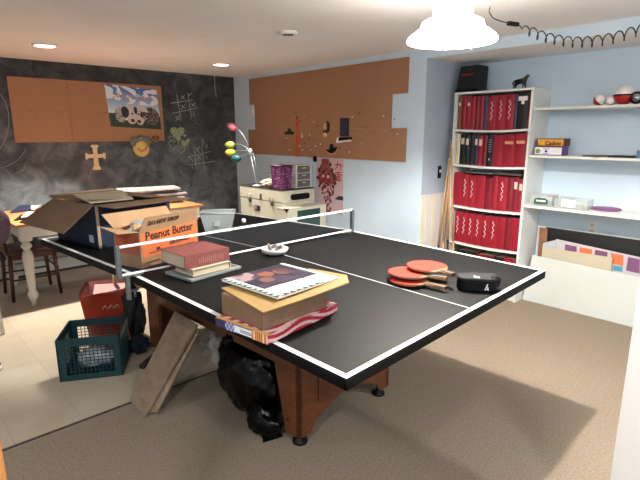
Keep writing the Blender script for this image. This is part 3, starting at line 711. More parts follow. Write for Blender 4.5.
# items packed in it
cr = thing('folded_sheet', 'cream folded sheet lying across the top of the navy box contents', 'paper', (.925, 2.95, zz), R(7.2))
MB().slab([(.03, .12, H_-.004), (.30, .10, H_-.004), (.42, .46, H_+.014), (.10, .52, H_+.008)], (0, 0, .006), mat('cream_paper', '9c927e', .8, .05, 8)).build('sheet', cr)
MB().slab([(.05, .16, H_+.014), (.26, .13, H_+.003), (.27, .22, H_+.008), (.07, .25, H_+.018)], (0, 0, .003), mat('cream_paper2', '887c68', .8)).build('fold', cr)
tag(MB().box((0, 0, 0), (.38, .40, .22), mat('dark_stuffing', '2b2a33', .9, .3, 9, bump=.3)).build('packed_cloth', None, .04, loc=(1.13, 3.27, zz+.125), rot=(0, 0, R(7.2))), 'dark folded cloth packed inside the navy box', 'cloth')
# peanut butter carton
zz = zt(1.0, 2.34)
t = thing('peanut_butter_carton', 'brown carton with orange peanut butter label behind the net', 'box', (.917, 2.305, zz), R(19))
W_, D2, H_ = .41, .185, .188
g = MB(); e_ = .004; K1 = mat('carton_kraft', '8a6748', .8, .07, 12)
g.bb((0, 0, 0), (W_, e_, H_), K1).bb((0, D2-e_, 0), (W_, D2, H_), K1).bb((0, e_, 0), (e_, D2-e_, H_), K1).bb((W_-e_, e_, 0), (W_, D2-e_, H_), K1).bb((e_, e_, 0), (W_-e_, D2-e_, .004), K1)
g.build('body', t)
ORG = mat('orange_label', 'c2622e', .6, .04, 20); INK = mat('dark_ink', '2a160e', .7)
lb = MB().bb((.012, -.0012, .052), (W_-.012, -.0001, H_-.012), ORG).build('label', t)
MB().bb((-.0012, .01, .07), (-.0001, D2-.01, H_-.02), mat('deep_orange_label', '9a4420', .6)).build('side_label', t)
text('lettering', 'Peanut Butter', .060, INK, lb, (.202, -.0012, .155), (1, 0, 0), (0, 0, 1))
text('lettering', 'Sandwich', .040, INK, lb, (.265, -.0012, .100), (1, 0, 0), (0, 0, 1))
text('lettering', 'Crackers', .022, INK, lb, (.115, -.0012, .072), (1, 0, 0), (0, 0, 1)) if False else None
g = MB().bb((.05, -.002, .066), (.15, -.0012, .071), INK).bb((.10, -.002, .074), (.125, -.0012, .09), INK).bb((.03, -.002, .020), (.12, -.0002, .026), INK).bb((.26, -.002, .064), (.38, -.0012, .067), INK)
g.build('small_print', t)
def fl2(a, b_, c_, d_, m=CARD2):
    p = [Vector(q) for q in (a, b_, c_, d_)]; n = (p[1]-p[0]).cross(p[3]-p[0]).normalized()*.003
    return MB().slab(p, n, m).build('flap', t)
f1 = fl2((.0, 0.001, H_), (W_, .001, H_), (W_-.012, -.012, H_+.062), (.03, -.012, H_+.068), CARD)
text('lettering', 'DO NOT DROP', .030, INK, f1, (.155, -.0105, H_+.034), (1, 0, 0), (0, -.18, 1), off=.002)
fl2((-.001, D2, H_), (-.001, 0, H_), (-.10, .03, H_+.005), (-.10, D2-.03, H_+.03))
fl2((W_+.001, 0, H_), (W_+.001, D2, H_), (W_+.05, D2-.03, H_+.012), (W_+.05, .03, H_))
fl2((0, D2, H_), (W_, D2, H_), (W_-.03, D2+.02, H_+.065), (-.04, D2+.03, H_+.075))
pb = bag_mesh((0, 0, 0), (.16, .065, .05), mat('clear_blue_film', '8f9a9c', .25, .15, 12), 3, .35, 4, -1)
o = tag(pb.build('plastic_film'), 'crumpled pale plastic film filling the peanut butter carton', 'plastic wrap'); o.location = t.matrix_world.translation+Vector((0, 0, 0)); o.location = (1.065, 2.46, zz+.172); o.rotation_euler = (0, 0, R(19))
tag(bag_mesh((0, 0, 0), (.035, .03, .03), mat('tan_paper_lump', 'b58a5c', .7, .2, 20), 8, .3, 3, -1).build('crumpled_paper', None, 0, loc=(.955, 2.43, zz+.178)), 'small crumpled tan paper at the left of the open carton', 'paper')
# clear bin
zz = zt(1.85, 3.2)
t = thing('storage_bin', 'small translucent plastic bin at the far end of the table', 'bin', (at(219, 231, 2, zz).x, at(219, 231, 2, zz).y, zz), R(-38))
CL = mat('translucent_plastic', 'b0b8b7', .3, alpha=.5, spec=.5)
g = MB(); wb, wt, db, dt_, hh = .085, .115, .065, .085, .14
bot = [(-wb, -db, 0), (wb, -db, 0), (wb, db, 0), (-wb, db, 0)]; top = [(-wt, -dt_, hh), (wt, -dt_, hh), (wt, dt_, hh), (-wt, dt_, hh)]
ib = [(x*.97, y*.97, .003) for x, y, z in bot]; it = [(x*.97, y*.97, hh) for x, y, z in top]
g.add(bot+top+ib+it, [(3, 2, 1, 0)]+[(i, (i+1) % 4, 4+(i+1) % 4, 4+i) for i in range(4)]+[(8, 9, 10, 11)]+[(8+(i+1) % 4, 8+i, 12+i, 12+(i+1) % 4) for i in range(4)]+[(4+i, 4+(i+1) % 4, 12+(i+1) % 4, 12+i) for i in range(4)], CL)
g.build('tub', t)
g = MB()
for a, b_ in zip(top, top[1:]+top[:1]): g.tube([a, b_], .005, mat('bin_rim', '9aa2a1', .4), seg=6)
g.build('rim', t); MB().bb((-.02, -.083, .05), (.02, -.080, .085), mat('pale_sticker', 'a3a5a3', .6)).build('sticker', t)
tag(MB().lathe([(0, 0), (.014, .004), (.019, .019), (.014, .034), (0, .038)], mat('ball_white', 'e4e4e0', .5), (2.04, 3.08, zt(2.04, 3.08)), 16).build('table_tennis_ball'), 'white table tennis ball beside the translucent bin', 'ball')

# ------------------------------------------------------------------ under and beside the table
pk = mat('pale_plank_wood', '77634f', .65, .0, 4, col2='8c7863', stretch=(10, 2, 2))
def plank(a, b_, a2, b2, th, label):
    a, b_, a2, b2 = map(Vector, (a, b_, a2, b2)); n = (b_-a).cross(a2-a).normalized()
    if n.x > 0: n = -n
    return tag(MB().slab([a, b_, b2, a2], n*th, pk).build('wooden_plank', None, .002), label, 'plank', 'planks leaning on the table')
pa, pb_, pc, pd = at(132, 401, 2, .006), at(146, 417, 2, .006), at(177, 312, 0, 1.212), at(199, 325, 0, 1.212)
plank(pa, pb_, pc, pd, .018, 'wide pale plank leaning on the wooden side of the table')
off = Vector((.024, 0, -.004)); pa, pb_ = at(144, 414, 2, .006)+off, at(156, 414, 2, .006)+Vector((.012, 0, 0)); pc, pd = Vector((1.216, pc.y-.10, .375)), Vector((1.216, pd.y-.012, .375))
plank(pa, pb_, pc, pd, .016, 'narrower plank tucked under the right edge of the wide leaning plank')
# crate
CRM = mat('dark_teal_plastic', '0e3338', .5, .08, 20)
F1, F2 = Vector((.633, 2.97, 0)), Vector((.945, 2.80, 0))
ang = math.atan2(F2.y-F1.y, F2.x-F1.x)
t = thing('plastic_crate', 'dark teal open grid plastic crate on the vinyl floor', 'crate', (F1.x, F1.y, .005), ang)
W_, D2, H_ = .355, .33, .262
def gridwall(ax, pos, w_, name):
    g = MB()
    def bx(u0, u1, z0_, z1_, th=.008):
        if ax == 'y': g.bb((u0, pos-th/2, z0_), (u1, pos+th/2, z1_), CRM)
        else: g.bb((pos-th/2, u0, z0_), (pos+th/2, u1, z1_), CRM)
    bx(0, w_, H_-.045, H_, .012); bx(0, w_, 0, .035, .012); bx(0, .045, .035, H_-.045, .012); bx(w_-.045, w_, .035, H_-.045, .012)
    n = 12
    for k in range(1, n): u = .045+(w_-.09)*k/n; bx(u-.0018, u+.0018, .035, H_-.045, .004)
    for k in range(1, 9): z = .035+(H_-.08)*k/9; bx(.045, w_-.045, z-.0018, z+.0018, .0042)
    return g.build(name, t)
for ax, pos, w_ in (('y', .006, W_), ('y', D2-.006, W_), ('x', .006, D2), ('x', W_-.006, D2)): gridwall(ax, pos, w_, 'grid_side')
g = MB().bb((0, 0, 0), (W_, D2, .006), CRM).build('bottom', t)
tag(bag_mesh((0, 0, 0), (.12, .11, .055), mat('white_papers', 'aab2b6', .5, .3, 20), 5, .4, 3, -1, 9).build('crumpled_plastic', None, 0, loc=(.87, 3.03, .075), rot=(0, 0, ang)), 'crumpled white plastic lying inside the teal crate', 'plastic bag')
# red shopping bag
t = thing('shopping_bag', 'glossy red shopping bag with pink lining behind the teal crate', 'bag', (1.12, 3.44, .005), R(-22)); t.scale = (.97, .9, 1)
RG = mat('glossy_red_paper', '94301a', .3, .12, 8, bump=.25, bscale=9, spec=.6); PK = mat('pink_lining', 'c48a84', .6, .06, 10)
bot = [(-.15, -.09, 0), (.15, -.09, 0), (.15, .09, 0), (-.15, .09, 0)]; top = [(-.19, -.13, .36), (.17, -.11, .385), (.16, .09, .41), (-.15, .12, .40)]
ip = [(x*.88, y*.84, z+.004) for x, y, z in bot]; itp = [(x*.96, y*.94, z-.003) for x, y, z in top]
from mathutils import noise as _nz
g = MB(); g.add(bot, [(3, 2, 1, 0)], RG)
for i in range(4):
    A0, A1, B0, B1 = [Vector(q) for q in (bot[i], bot[(i+1) % 4], top[i], top[(i+1) % 4])]; n_ = 12; vs = []
    nm_ = (A1-A0).cross(B0-A0).normalized()
    for j in range(n_+1):
        for k in range(n_+1):
            p = A0.lerp(A1, k/n_).lerp(B0.lerp(B1, k/n_), j/n_); ed = min(1, 4*k/n_*(1-k/n_)*1.5)*min(1, 3*j/n_)
            vs.append(p+nm_*ed*(.014*_nz.noise(p*14)+.006+.008*abs(_nz.noise(p*30)))+Vector((0, 0, .018*_nz.noise(p*11)*(j/n_)**4*ed)))
    g.add(vs, [(j*(n_+1)+k, j*(n_+1)+k+1, (j+1)*(n_+1)+k+1, (j+1)*(n_+1)+k) for j in range(n_) for k in range(n_)], RG, True)
g.build('bag_body', t)
g = MB(); g.add(ip+itp, [(0, 1, 2, 3)]+[((i+1) % 4, i, 4+i, 4+(i+1) % 4) for i in range(4)], PK)
g.slab([(-.11, -.05, .33), (.10, -.07, .35), (.12, .03, .38), (-.10, .07, .38)], (0, 0, .004), PK); g.build('lining', t)
g = MB(); hl = mat('pale_orange_print', 'cf9c88', .4)
for x in (-.05, -.01, .03): g.tube([(x, -.127, .25), (x+.018, -.129, .275), (x+.034, -.127, .25)], .004, hl, seg=5)
g.build('print', t)
tag(MB().tube([(.0, 0, .0), (.01, .0, .44)], .012, mat('raw_wood', 'c3a179', .7)).build('wooden_stick', None, 0, loc=(1.16, 3.46, .02)), 'short wooden stick poking out of the red shopping bag', 'stick')
DB = mat('dark_fabric', '1a1a20', .8, .25, 20, bump=.3, bscale=20)
tag(bag_mesh((0, 0, 0), (.07, .09, .2), DB, 4, .3, 4, -.2).build('tote_bag', None, 0, loc=(at(135, 320, 2, .15).x+.0, at(135, 320, 2, .15).y, .206)), 'narrow dark cloth bag hanging limp right of the red bag', 'bag')
tag(MB().tube([(1.06, 2.80, .02), (1.20, 2.90, .02)], .02, mat('dark_maroon', '2a1413', .6)).build('umbrella'), 'dark closed umbrella lying on the floor beside the crate', 'umbrella')
tag(bag_mesh((0, 0, 0), (.07, .07, .06), mat('navy_cloth', '0c1126', .8, .2, 14), 9, .3, 4, -.058).build('navy_bag', None, 0, loc=(1.15, 3.05, .062)), 'small navy cloth bundle on the floor by the far table leg', 'cloth')
# sacks
GB = mat('black_bin_liner', '010102', .3, 0, bump=.3, bscale=14, spec=.2)
t = thing('bin_bag', 'full shiny black bin bag under the table behind the near leg', 'bag')
bag_mesh((1.35, 1.985, .2), (.16, .265, .24), GB, 2, .13, 5, .0, 5).build('sack', t)
q = at(267, 420, 2, .07); bag_mesh((q.x, q.y+.03, .07), (.075, .12, .08), GB, 21, .2, 4, .0, 6).build('sack_fold', t)
q = at(272, 436, 2, .02); MB().slab([(q.x-.05, q.y+.005, .004), (q.x+.05, q.y-.02, .004), (q.x+.04, q.y+.10, .05), (q.x, q.y+.10, .05)], (0, 0, .008), GB).build('loose_corner', t)
bag_mesh((1.26, 2.08, .37), (.03, .045, .04), GB, 6, .5, 3, -1).build('knot', t)
tag(bag_mesh((1.52, 2.50, .15), (.17, .2, .17), mat('clear_white_plastic', 'b3aca5', .35, .12, 16, bump=.5, bscale=20), 7, .2, 5, 0, 7).build('plastic_bag'), 'crumpled whitish plastic bag under the table behind the planks', 'bag')

# ------------------------------------------------------------------ far corner: white dining table and chair
WL = mat('cream_white_paint', 'c9c1b4', .5, .04, 12); OW = mat('honey_wood_top', 'b9794a', .4, .1, 5, stretch=(1, 10, 10))
zT = .728
t = thing('dining_table', 'white dining table with honey wood top and turned legs by the chalk wall', 'table', (0, 0, 0))
x0, x1, y0, y1 = .775, 2.47, 4.46, 5.36
MB().bb((x0, y0, zT-.022), (x1, y1, zT), OW).build('tabletop', t, .003)
g = MB()
for a, b_ in (((x0+.05, y0+.03, zT-.12), (x1-.05, y0+.05, zT-.022)), ((x0+.05, y1-.05, zT-.12), (x1-.05, y1-.03, zT-.022)), ((x0+.03, y0+.05, zT-.12), (x0+.05, y1-.05, zT-.022)), ((x1-.05, y0+.05, zT-.12), (x1-.03, y1-.05, zT-.022))): g.bb(a, b_, WL)
g.build('apron', t)
for lx, ly in ((x0+.075, y0+.075), (x1-.075, y0+.075), (x0+.075, y1-.075), (x1-.075, y1-.075)):
    g = MB().box((lx, ly, zT-.085), (.085, .085, .125), WL)
    g.lathe([(0, .006), (.018, .006), (.024, .06), (.034, .075), (.042, .10), (.040, .125), (.026, .145), (.030, .18), (.040, .38), (.043, .44), (.036, .48), (.024, .495), (.026, .51), (.040, .525), (.040, .545), (.028, .56), (.040, .58), (.0, .582)], WL, (lx, ly, 0), 20)
    g.build('leg', t)
# papers and books on it
def slabthing(name, label, cat, pts, th, m, group=None):
    return tag(MB().slab(pts, (0, 0, th), m).build(name), label, cat, group)
zq = zT+.001
NB = mat('navy_cover', '20243f', .6)
slabthing('binder', 'navy binder lying on the honey wood tabletop', 'binder', [at(10, 213.5, 2, zq), at(31, 211, 2, zq), at(38, 206, 2, zq), at(20, 206.5, 2, zq)], .014, NB)
slabthing('notebook', 'black notebook edge on the wooden tabletop beside the white paper', 'notebook', [at(14, 221, 2, zq), at(31, 219, 2, zq), at(40, 213, 2, zq), at(21, 215.5, 2, zq)], .008, BLACKP)
slabthing('paper_sheet', 'white paper sheet lying on the black notebook', 'paper', [at(21, 217.3, 2, zq+.009), at(29, 217, 2, zq+.009), at(35, 211.5, 2, zq+.009), at(27, 212, 2, zq+.009)], .001, WHITE)
slabthing('paper_sheet', 'small white paper on the navy binder', 'paper', [at(31, 209, 2, zq+.016), at(34, 210, 2, zq+.016), at(41, 205, 2, zq+.016), at(31, 205.5, 2, zq+.016)], .001, WHITE)
# magazines pile
cols = ['8c8a8f', '5b5f6e', 'a7a3a0', '6c4f4a', 'b5b1ad', '3f4450', '94826e', 'c9c6c1']
for k in range(8):
    a = random.uniform(-.25, .25); cx, cy = 2.14+random.uniform(-.03, .03), 4.95+random.uniform(-.03, .03)
    if k > 5: cx -= .06
    t = thing('magazine', ['grey', 'slate', 'pale', 'brown', 'off-white', 'dark blue', 'tan', 'whitish'][k]+' magazine, '+['lowest', 'second from the bottom', 'third from the bottom', 'fourth from the bottom', 'fifth from the bottom', 'sixth from the bottom', 'second from the top', 'topmost'][k]+' of the pile beyond the boxes', 'magazine', (cx, cy, zT+.0015+.020*k), a, 'magazines piled on the dining table')
    MB().bb((-.30, -.14, 0), (.30, .14, .019), mat('magazine_'+cols[k], cols[k], .4, .25, 14)).build('magazine', t, .002)
t = tag(MB().slab([(1.50, 4.8, zT+.002), (1.76, 4.78, zT+.002), (1.70, 4.86, zT+.19), (1.60, 4.87, zT+.18)], (0, .012, 0), mat('white_card', 'd8d8d4', .6)).build('folded_card', None, .002), 'white folded card propped left of the magazine pile', 'card')
# chair under the table
DW = mat('dark_red_brown_wood', '3c1a15', .4, .15, 8)
t = thing('dining_chair', 'dark red-brown wooden chair tucked behind the white turned leg', 'chair', (.93, 4.93, .0045), 0)
hw_ = .19
for sx, sy in ((-1, -1), (1, -1), (-1, 1), (1, 1)):
    g = MB().tube([(sx*hw_, sy*.175, 0), (sx*hw_*.9, sy*.16, .42 if sx > 0 else .42)], [.014, .019], DW, seg=8); g.build('leg', t)
MB().bb((-.2, -.19, .42), (.2, .19, .455), DW).build('seat', t, .008)
MB().bb((-.19, -.175, .37), (.19, -.155, .42), DW).bb((-.19, .155, .37), (.19, .175, .42), DW).bb((.165, -.175, .37), (.185, .175, .42), DW).build('seat_rail', t)
g = MB().tube([(-hw_, -.17, .19), (hw_, -.17, .19)], .009, DW).tube([(-hw_, .17, .19), (hw_, .17, .19)], .009, DW).tube([(hw_, -.17, .25), (hw_, .17, .25)], .009, DW); g.build('stretcher', t)
for s in (-1, 1): MB().tube([(-.19, s*.16, .44), (-.235, s*.16, .86)], .015, DW).build('back_post', t)
MB().box((-.225, 0, .78), (.016, .30, .10), DW).box((-.215, 0, .62), (.014, .30, .04), DW).build('back_slat', t)
# chair mostly out of frame at left: mauve upholstered
MV = mat('mauve_fabric', '5f4753', .9, .15, 30, bump=.3, bscale=60)
t = thing('upholstered_chair', 'mauve padded chair cut off by the left edge of the photo', 'chair', (.34, 4.21, .0045), 0)
g = bag_mesh((.0, .0, 0), (.22, .07, .20), MV, 11, .08, 4, -1); g.build('backrest', t, loc=(.10, -.30, .82))
MB().box((0, 0, .44), (.44, .44, .09), mat('navy_seat_fabric', '1c1f30', .9, .15, 40)).build('seat', t, .03)
for sx, sy in ((-1, -1), (1, -1), (-1, 1), (1, 1)): MB().tube([(sx*.19, sy*.19, 0), (sx*.17, sy*.17, .40)], [.013, .018], WL, seg=8).build('leg', t)
for s in (-1, 1): MB().tube([(s*.15+.01, -.19, .42), (s*.14+.03, -.27, .70)], .012, WL).build('back_post', t)
t = thing('shoe', 'black and white sneaker toe at the left edge on the vinyl floor', 'shoe', (.295, 3.42, .005), R(-10))
g = bag_mesh((0, 0, .03), (.12, .045, .045), mat('sneaker_black', '202024', .6), 12, .06, 4, .014); g.build('upper', t)
MB().lathe([(0, 0), (.118, 0), (.125, .008), (.12, .02), (0, .021)], WHITE, (0, 0, 0), 28, sy=.4).build('sole', t)

# ------------------------------------------------------------------ trunks by the cork wall
TR = mat('cream_enamel_metal', 'cfcbb9', .45, .04, 12); TRD = mat('dark_edge_binding', '2c2622', .6)
t = thing('trunk', 'white metal storage trunk with black handle against the blue wall', 'trunk', (3.165, 4.0, .01))
tw, tl = .44, .83
MB().bb((0, 0, .30), (tw, tl, .705), TR).build('body', t, .006)
MB().bb((-.003, -.003, .708), (tw, tl+.003, .838), TR).build('lid', t, .006)
MB().bb((-.006, -.006, .838), (tw, tl+.006, .846), TRD).build('lid_binding', t, .001)
MB().bb((.02, .02, .0), (tw-.02, tl-.02, .30), TRD).build('base', t)
g = MB(); BR = mat('aged_metal', '6b6256', .4, metal=.6)
for y in (.20, .62): g.bb((-.012, y-.02, .66), (-.003, y+.02, .70), BR).bb((-.010, y-.03, .715), (-.003, y+.03, .755), TR).tube([(-.014, y-.03, .755), (-.016, y-.03, .69), (-.016, y+.03, .69), (-.014, y+.03, .755)], .003, BR, seg=5)
g.bb((-.012, .395, .715), (-.003, .42, .775), BR); g.build('latch', t)
g = MB().bb((-.006, .43, .575), (-.001, .53, .635), mat('dark_sticker', '3a2a2e', .6)); g.bb((-.0075, .49, .59), (-.0055, .56, .63), mat('mauve_sticker', 'a98f93', .6)); g.build('sticker', t)
hnd = rounded(.26, .065, 0, .02, .025, BLACKP).build('handle', t, .006, loc=(.22, -.003, .765), rot=(PI/2, 0, 0))
# second case in front
t = thing('trunk', 'lower white case with dark panel in front of the metal trunk', 'trunk', (3.06, 3.82, 0))
MB().bb((0, 0, .008), (.56, .165, .68), TR).build('body', t, .008)
MB().bb((-.003, -.003, .68), (.563, .168, .687), TR).build('lid_binding', t, .001)
MB().bb((.14, -.004, .42), (.46, -.0002, .655), mat('dark_teal_panel', '22403c', .5)).build('front_panel', t, .001)
g = MB().slab([(-.004, -.004, .69), (.03, -.004, .69), (-.004, -.004, .645)], (0, .006, 0), TRD).slab([(-.004, -.004, .69), (-.004, -.004, .645), (-.004, .05, .69)], (.004, 0, 0), TRD); g.build('corner_guard', t)
g = MB()
for x in (.02, .54):
    for z in (.02,): g.box((x, .085, .004), (.03, .15, .008), BLACKP)
g.build('foot', t)
zt2 = .857
# purple bin
t = thing('waste_bin', 'purple and pink patterned square bin on the white trunk', 'bin', (3.245, 4.13, zt2), R(10))
def purple(u, v):
    a = math.sin(u*31+math.sin(v*23)*2)*math.cos(v*27+math.cos(u*19)*2)
    return 'a0588c' if a > .45 else ('c99abc' if a > .32 else ('3c2a5a' if a < -.4 else '662052'))
bw, bt, bh = .072, .086, .25
bot = [(-bw, -bw, 0), (bw, -bw, 0), (bw, bw, 0), (-bw, bw, 0)]; top = [(-bt, -bt, bh), (bt, -bt, bh), (bt, bt, bh), (-bt, bt, bh)]
for i in range(4):
    a, b_, c_ = Vector(bot[i]), Vector(bot[(i+1) % 4]), Vector(top[i]); s = Vector(top[(i+1) % 4])
    # tapered side as printed panel
    nx, ny = 20, 26; vs = []; fs = []; cl = []
    for j in range(ny+1):
        l_ = a.lerp(c_, j/ny); r_ = b_.lerp(s, j/ny)
        for k in range(nx+1): vs.append(l_.lerp(r_, k/nx))
    for j in range(ny):
        for k in range(nx): q = j*(nx+1)+k; fs.append((q, q+1, q+nx+2, q+nx+1)); cl.append(lin(purple((k+.5)/nx+i, (j+.5)/ny)))
    me = bpy.data.meshes.new('side'); me.from_pydata(vs, [], fs); me.materials.append(vcol_mat()); ca = me.color_attributes.new('Col', 'FLOAT_COLOR', 'CORNER')
    for q in range(len(cl)):
        for r_ in range(4): ca.data[q*4+r_].color = (*cl[q], 1)
    o = bpy.data.objects.new('side', me); COL.objects.link(o); o.parent = t
    mo = o.modifiers.new('thickness', 'SOLIDIFY'); mo.thickness = .003
g = MB().bb((-bw+.003, -bw+.003, 0), (bw-.003, bw-.003, .003), mat('purple_base', '5a2450', .6)); g.build('bottom', t)
g = MB()
for a, b_ in zip(top, top[1:]+top[:1]): g.tube([a, b_], .006, mat('dark_plum_rim', '2e1230', .5), seg=6)
g.build('rim', t)
MB().slab([(-.07, -.07, .23), (.07, -.08, .225), (.08, .07, .24), (-.06, .08, .26)], (0, 0, .004), mat('pink_liner', 'b77a8c', .7)).build('liner', t)
# drawer unit
t = thing('drawer_unit', 'small white three-drawer plastic unit on the trunk beside the purple bin', 'drawers', (3.385, 4.06, zt2), R(0)); t.scale = (1.15, 1, 1.04)
WD = mat('dull_white_plastic', 'd2d0c8', .45, .03, 15); 
g = MB().bb((0, 0, 0), (.205, .20, .008), WD).bb((0, 0, .228), (.205, .20, .24), WD).bb((0, .192, .008), (.205, .2, .228), WD).bb((0, 0, .008), (.02, .192, .228), WD).bb((.185, 0, .008), (.205, .192, .228), WD)
for z in (.08, .155): g.bb((.02, 0, z-.005), (.185, .19, z+.005), WD)
g.build('frame', t, .002)
for z0_ in (.010, .087, .162):
    d_ = MB().bb((.024, .004, z0_), (.181, .18, z0_+.058), mat('smoky_drawer', '6f6866', .3, .2, 20)).build('drawer', t, .002)
    MB().bb((.08, -.006, z0_+.04), (.125, .004, z0_+.05), WD).build('handle', d_)
# cream cloth, tan item, wire frame
tag(bag_mesh((0, 0, 0), (.10, .08, .045), mat('cream_cloth', 'd9ceb4', .85, .08, 12), 14, .25, 4, -.04).build('cloth', None, 0, loc=(3.28, 4.42, zt2+.042)), 'crumpled cream cloth on the white trunk left of the purple bin', 'cloth')
tag(bag_mesh((0, 0, 0), (.075, .05, .03), mat('dark_tan_leather', '6d5540', .7, .3, 12), 15, .3, 3, -.026).build('pouch', None, 0, loc=(3.225, 4.26, zt2+.031)), 'small brown and black pouch in front of the cream cloth', 'pouch')
wr = mat('thin_grey_wire', '7e8488', .4, metal=.6)
tag(MB().tube([(3.5, 4.72, zt2), (3.5, 4.72, zt2+.13), (3.5, 4.42, zt2+.13), (3.5, 4.42, zt2)], .004, wr, seg=6).tube([(3.5, 4.72, zt2+.004), (3.58, 4.72, zt2+.004), (3.58, 4.42, zt2+.004), (3.5, 4.42, zt2+.004)], .004, wr, seg=6).build('wire_frame'), 'thin grey wire stand on the trunk behind the cream cloth', 'stand')
# multi-arm lamp
t = thing('tulip_lamp', 'multi-arm lamp with pink green yellow and teal tulip shades in the corner', 'lamp')
XL = at(257, 186, 2, zt2).x
def PL(px, py, x=XL): return at(px, py, 0, x)
cl_ = PL(250.5, 152); base = PL(257, 186)
WHT = mat('white_lamp_metal', 'cfd3d6', .35)
# white base plate rests on the trunk behind its back edge
MB().lathe([(0, 0), (.05, 0), (.05, .01), (.012, .016), (0, .018)], WHT, (XL, base.y, zt2), 20).build('base', t)
by = base.y
MB().tube([(XL, by, zt2+.014), (XL-.005, cl_.y, cl_.z)], .0035, WHT).tube([(XL+.02, by-.04, zt2+.006), (XL+.01, cl_.y-.03, cl_.z)], .003, wr).build('pole', t)
MB().lathe([(.0, -.03), (.02, -.03), (.022, .02), (.010, .04), (0, .04)], WHT, cl_, 14).build('collar', t)
for px, py, col, bend in [(233.5, 127.5, 'd06a78', -8), (231.5, 145, '8aa046', -4), (232, 152.5, 'd0ba3c', 0), (237.5, 158.5, '1f5658', 3)]:
    e_ = PL(px, py, XL-.05); m_ = PL((px+249)/2+2, (py+149)/2+bend*.9-2, XL-.03)
    g = MB(); pts = []
    for k in range(9):
        s = k/8; pts.append(cl_*(1-s)**2+m_*2*s*(1-s)+e_*s*s)
    a_ = MB().tube(pts, .0045, wr, seg=6).build('arm', t)
    d = (e_-m_).normalized(); d = Vector((-.25, .9, .35 if py < 140 else .0)); q = d.to_track_quat('Z', 'Y').to_euler()
    MB().lathe([(.0, -.05), (.018, -.046), (.040, -.015), (.046, .02), (.036, .06), (.012, .10), (.008, .096), (.03, .056), (.041, .02), (.035, -.013), (.0, -.044)], mat('shade_'+col, col, .5), e_, 18, rot=q).build('shade', t)
# ------------------------------------------------------------------ alcove: bookcase
BW = mat('white_laminate', 'dfe0dc', .5, .02, 8)
XF, Y0, Y1 = 3.95, 1.782, 2.492
t = thing('bookcase', 'tall narrow white bookcase full of red volumes in the alcove', 'bookcase', (0, 0, 0))
g = MB().bb((XF, Y0-.002, 0), (XB-.012, Y0+.016, 1.783), BW); g.build('side_panel', t)
MB().bb((XF, Y1-.016, 0), (XB-.012, Y1+.002, 1.783), BW).build('side_panel', t)
MB().bb((XF-.002, Y0-.003, 1.7835), (XB-.012, Y1+.003, 1.8015), BW).build('top_panel', t)
MB().bb((XB-.010, Y0, .0), (XB-.002, Y1, 1.78), BW).build('back_panel', t)
SZ = [1.482, 1.172, .792, .45, .075]     # tops of shelves
for z in SZ:
    n = 10; vs = []; g = MB()
    pts = [(XF+.0015, Y0+.017+(Y1-Y0-.034)*k/n, z-.018-.012*math.sin(PI*k/n)) for k in range(n+1)]+[(XF+.0015, Y0+.017+(Y1-Y0-.034)*k/n, z-.012*math.sin(PI*k/n)) for k in range(n, -1, -1)]
    g.slab(pts, (XB-.012-XF, 0, 0), BW); g.build('shelf', t)
MB().bb((XF+.02, Y0+.017, 0), (XF+.035, Y1-.017, .045), BW).build('kick_board', t)
BOOKS = []
REDB = mat('crimson_cloth_spine', '8a1126', .5, .06, 30); REDD = mat('dark_crimson_spine', '6e0e1f', .5, .08, 30)
BKM = {'red': REDB, 'dred': REDD, 'brown': mat('brown_spine', '6f4f30', .6), 'slate': mat('slate_spine', '363a52', .6), 'black': mat('black_spine', '0e0e14', .5), 'navy': mat('navy_spine', '141a38', .5), 'teal': mat('dark_green_spine', '0f2224', .5), 'cream': mat('cream_spine', 'cdc3a8', .7)}
WT = mat('white_spine_print', 'e6dcdc', .6); GT = mat('tan_spine_label', 'cf9a6a', .6); PT = mat('pale_spine_label', 'c9b9a8', .6)
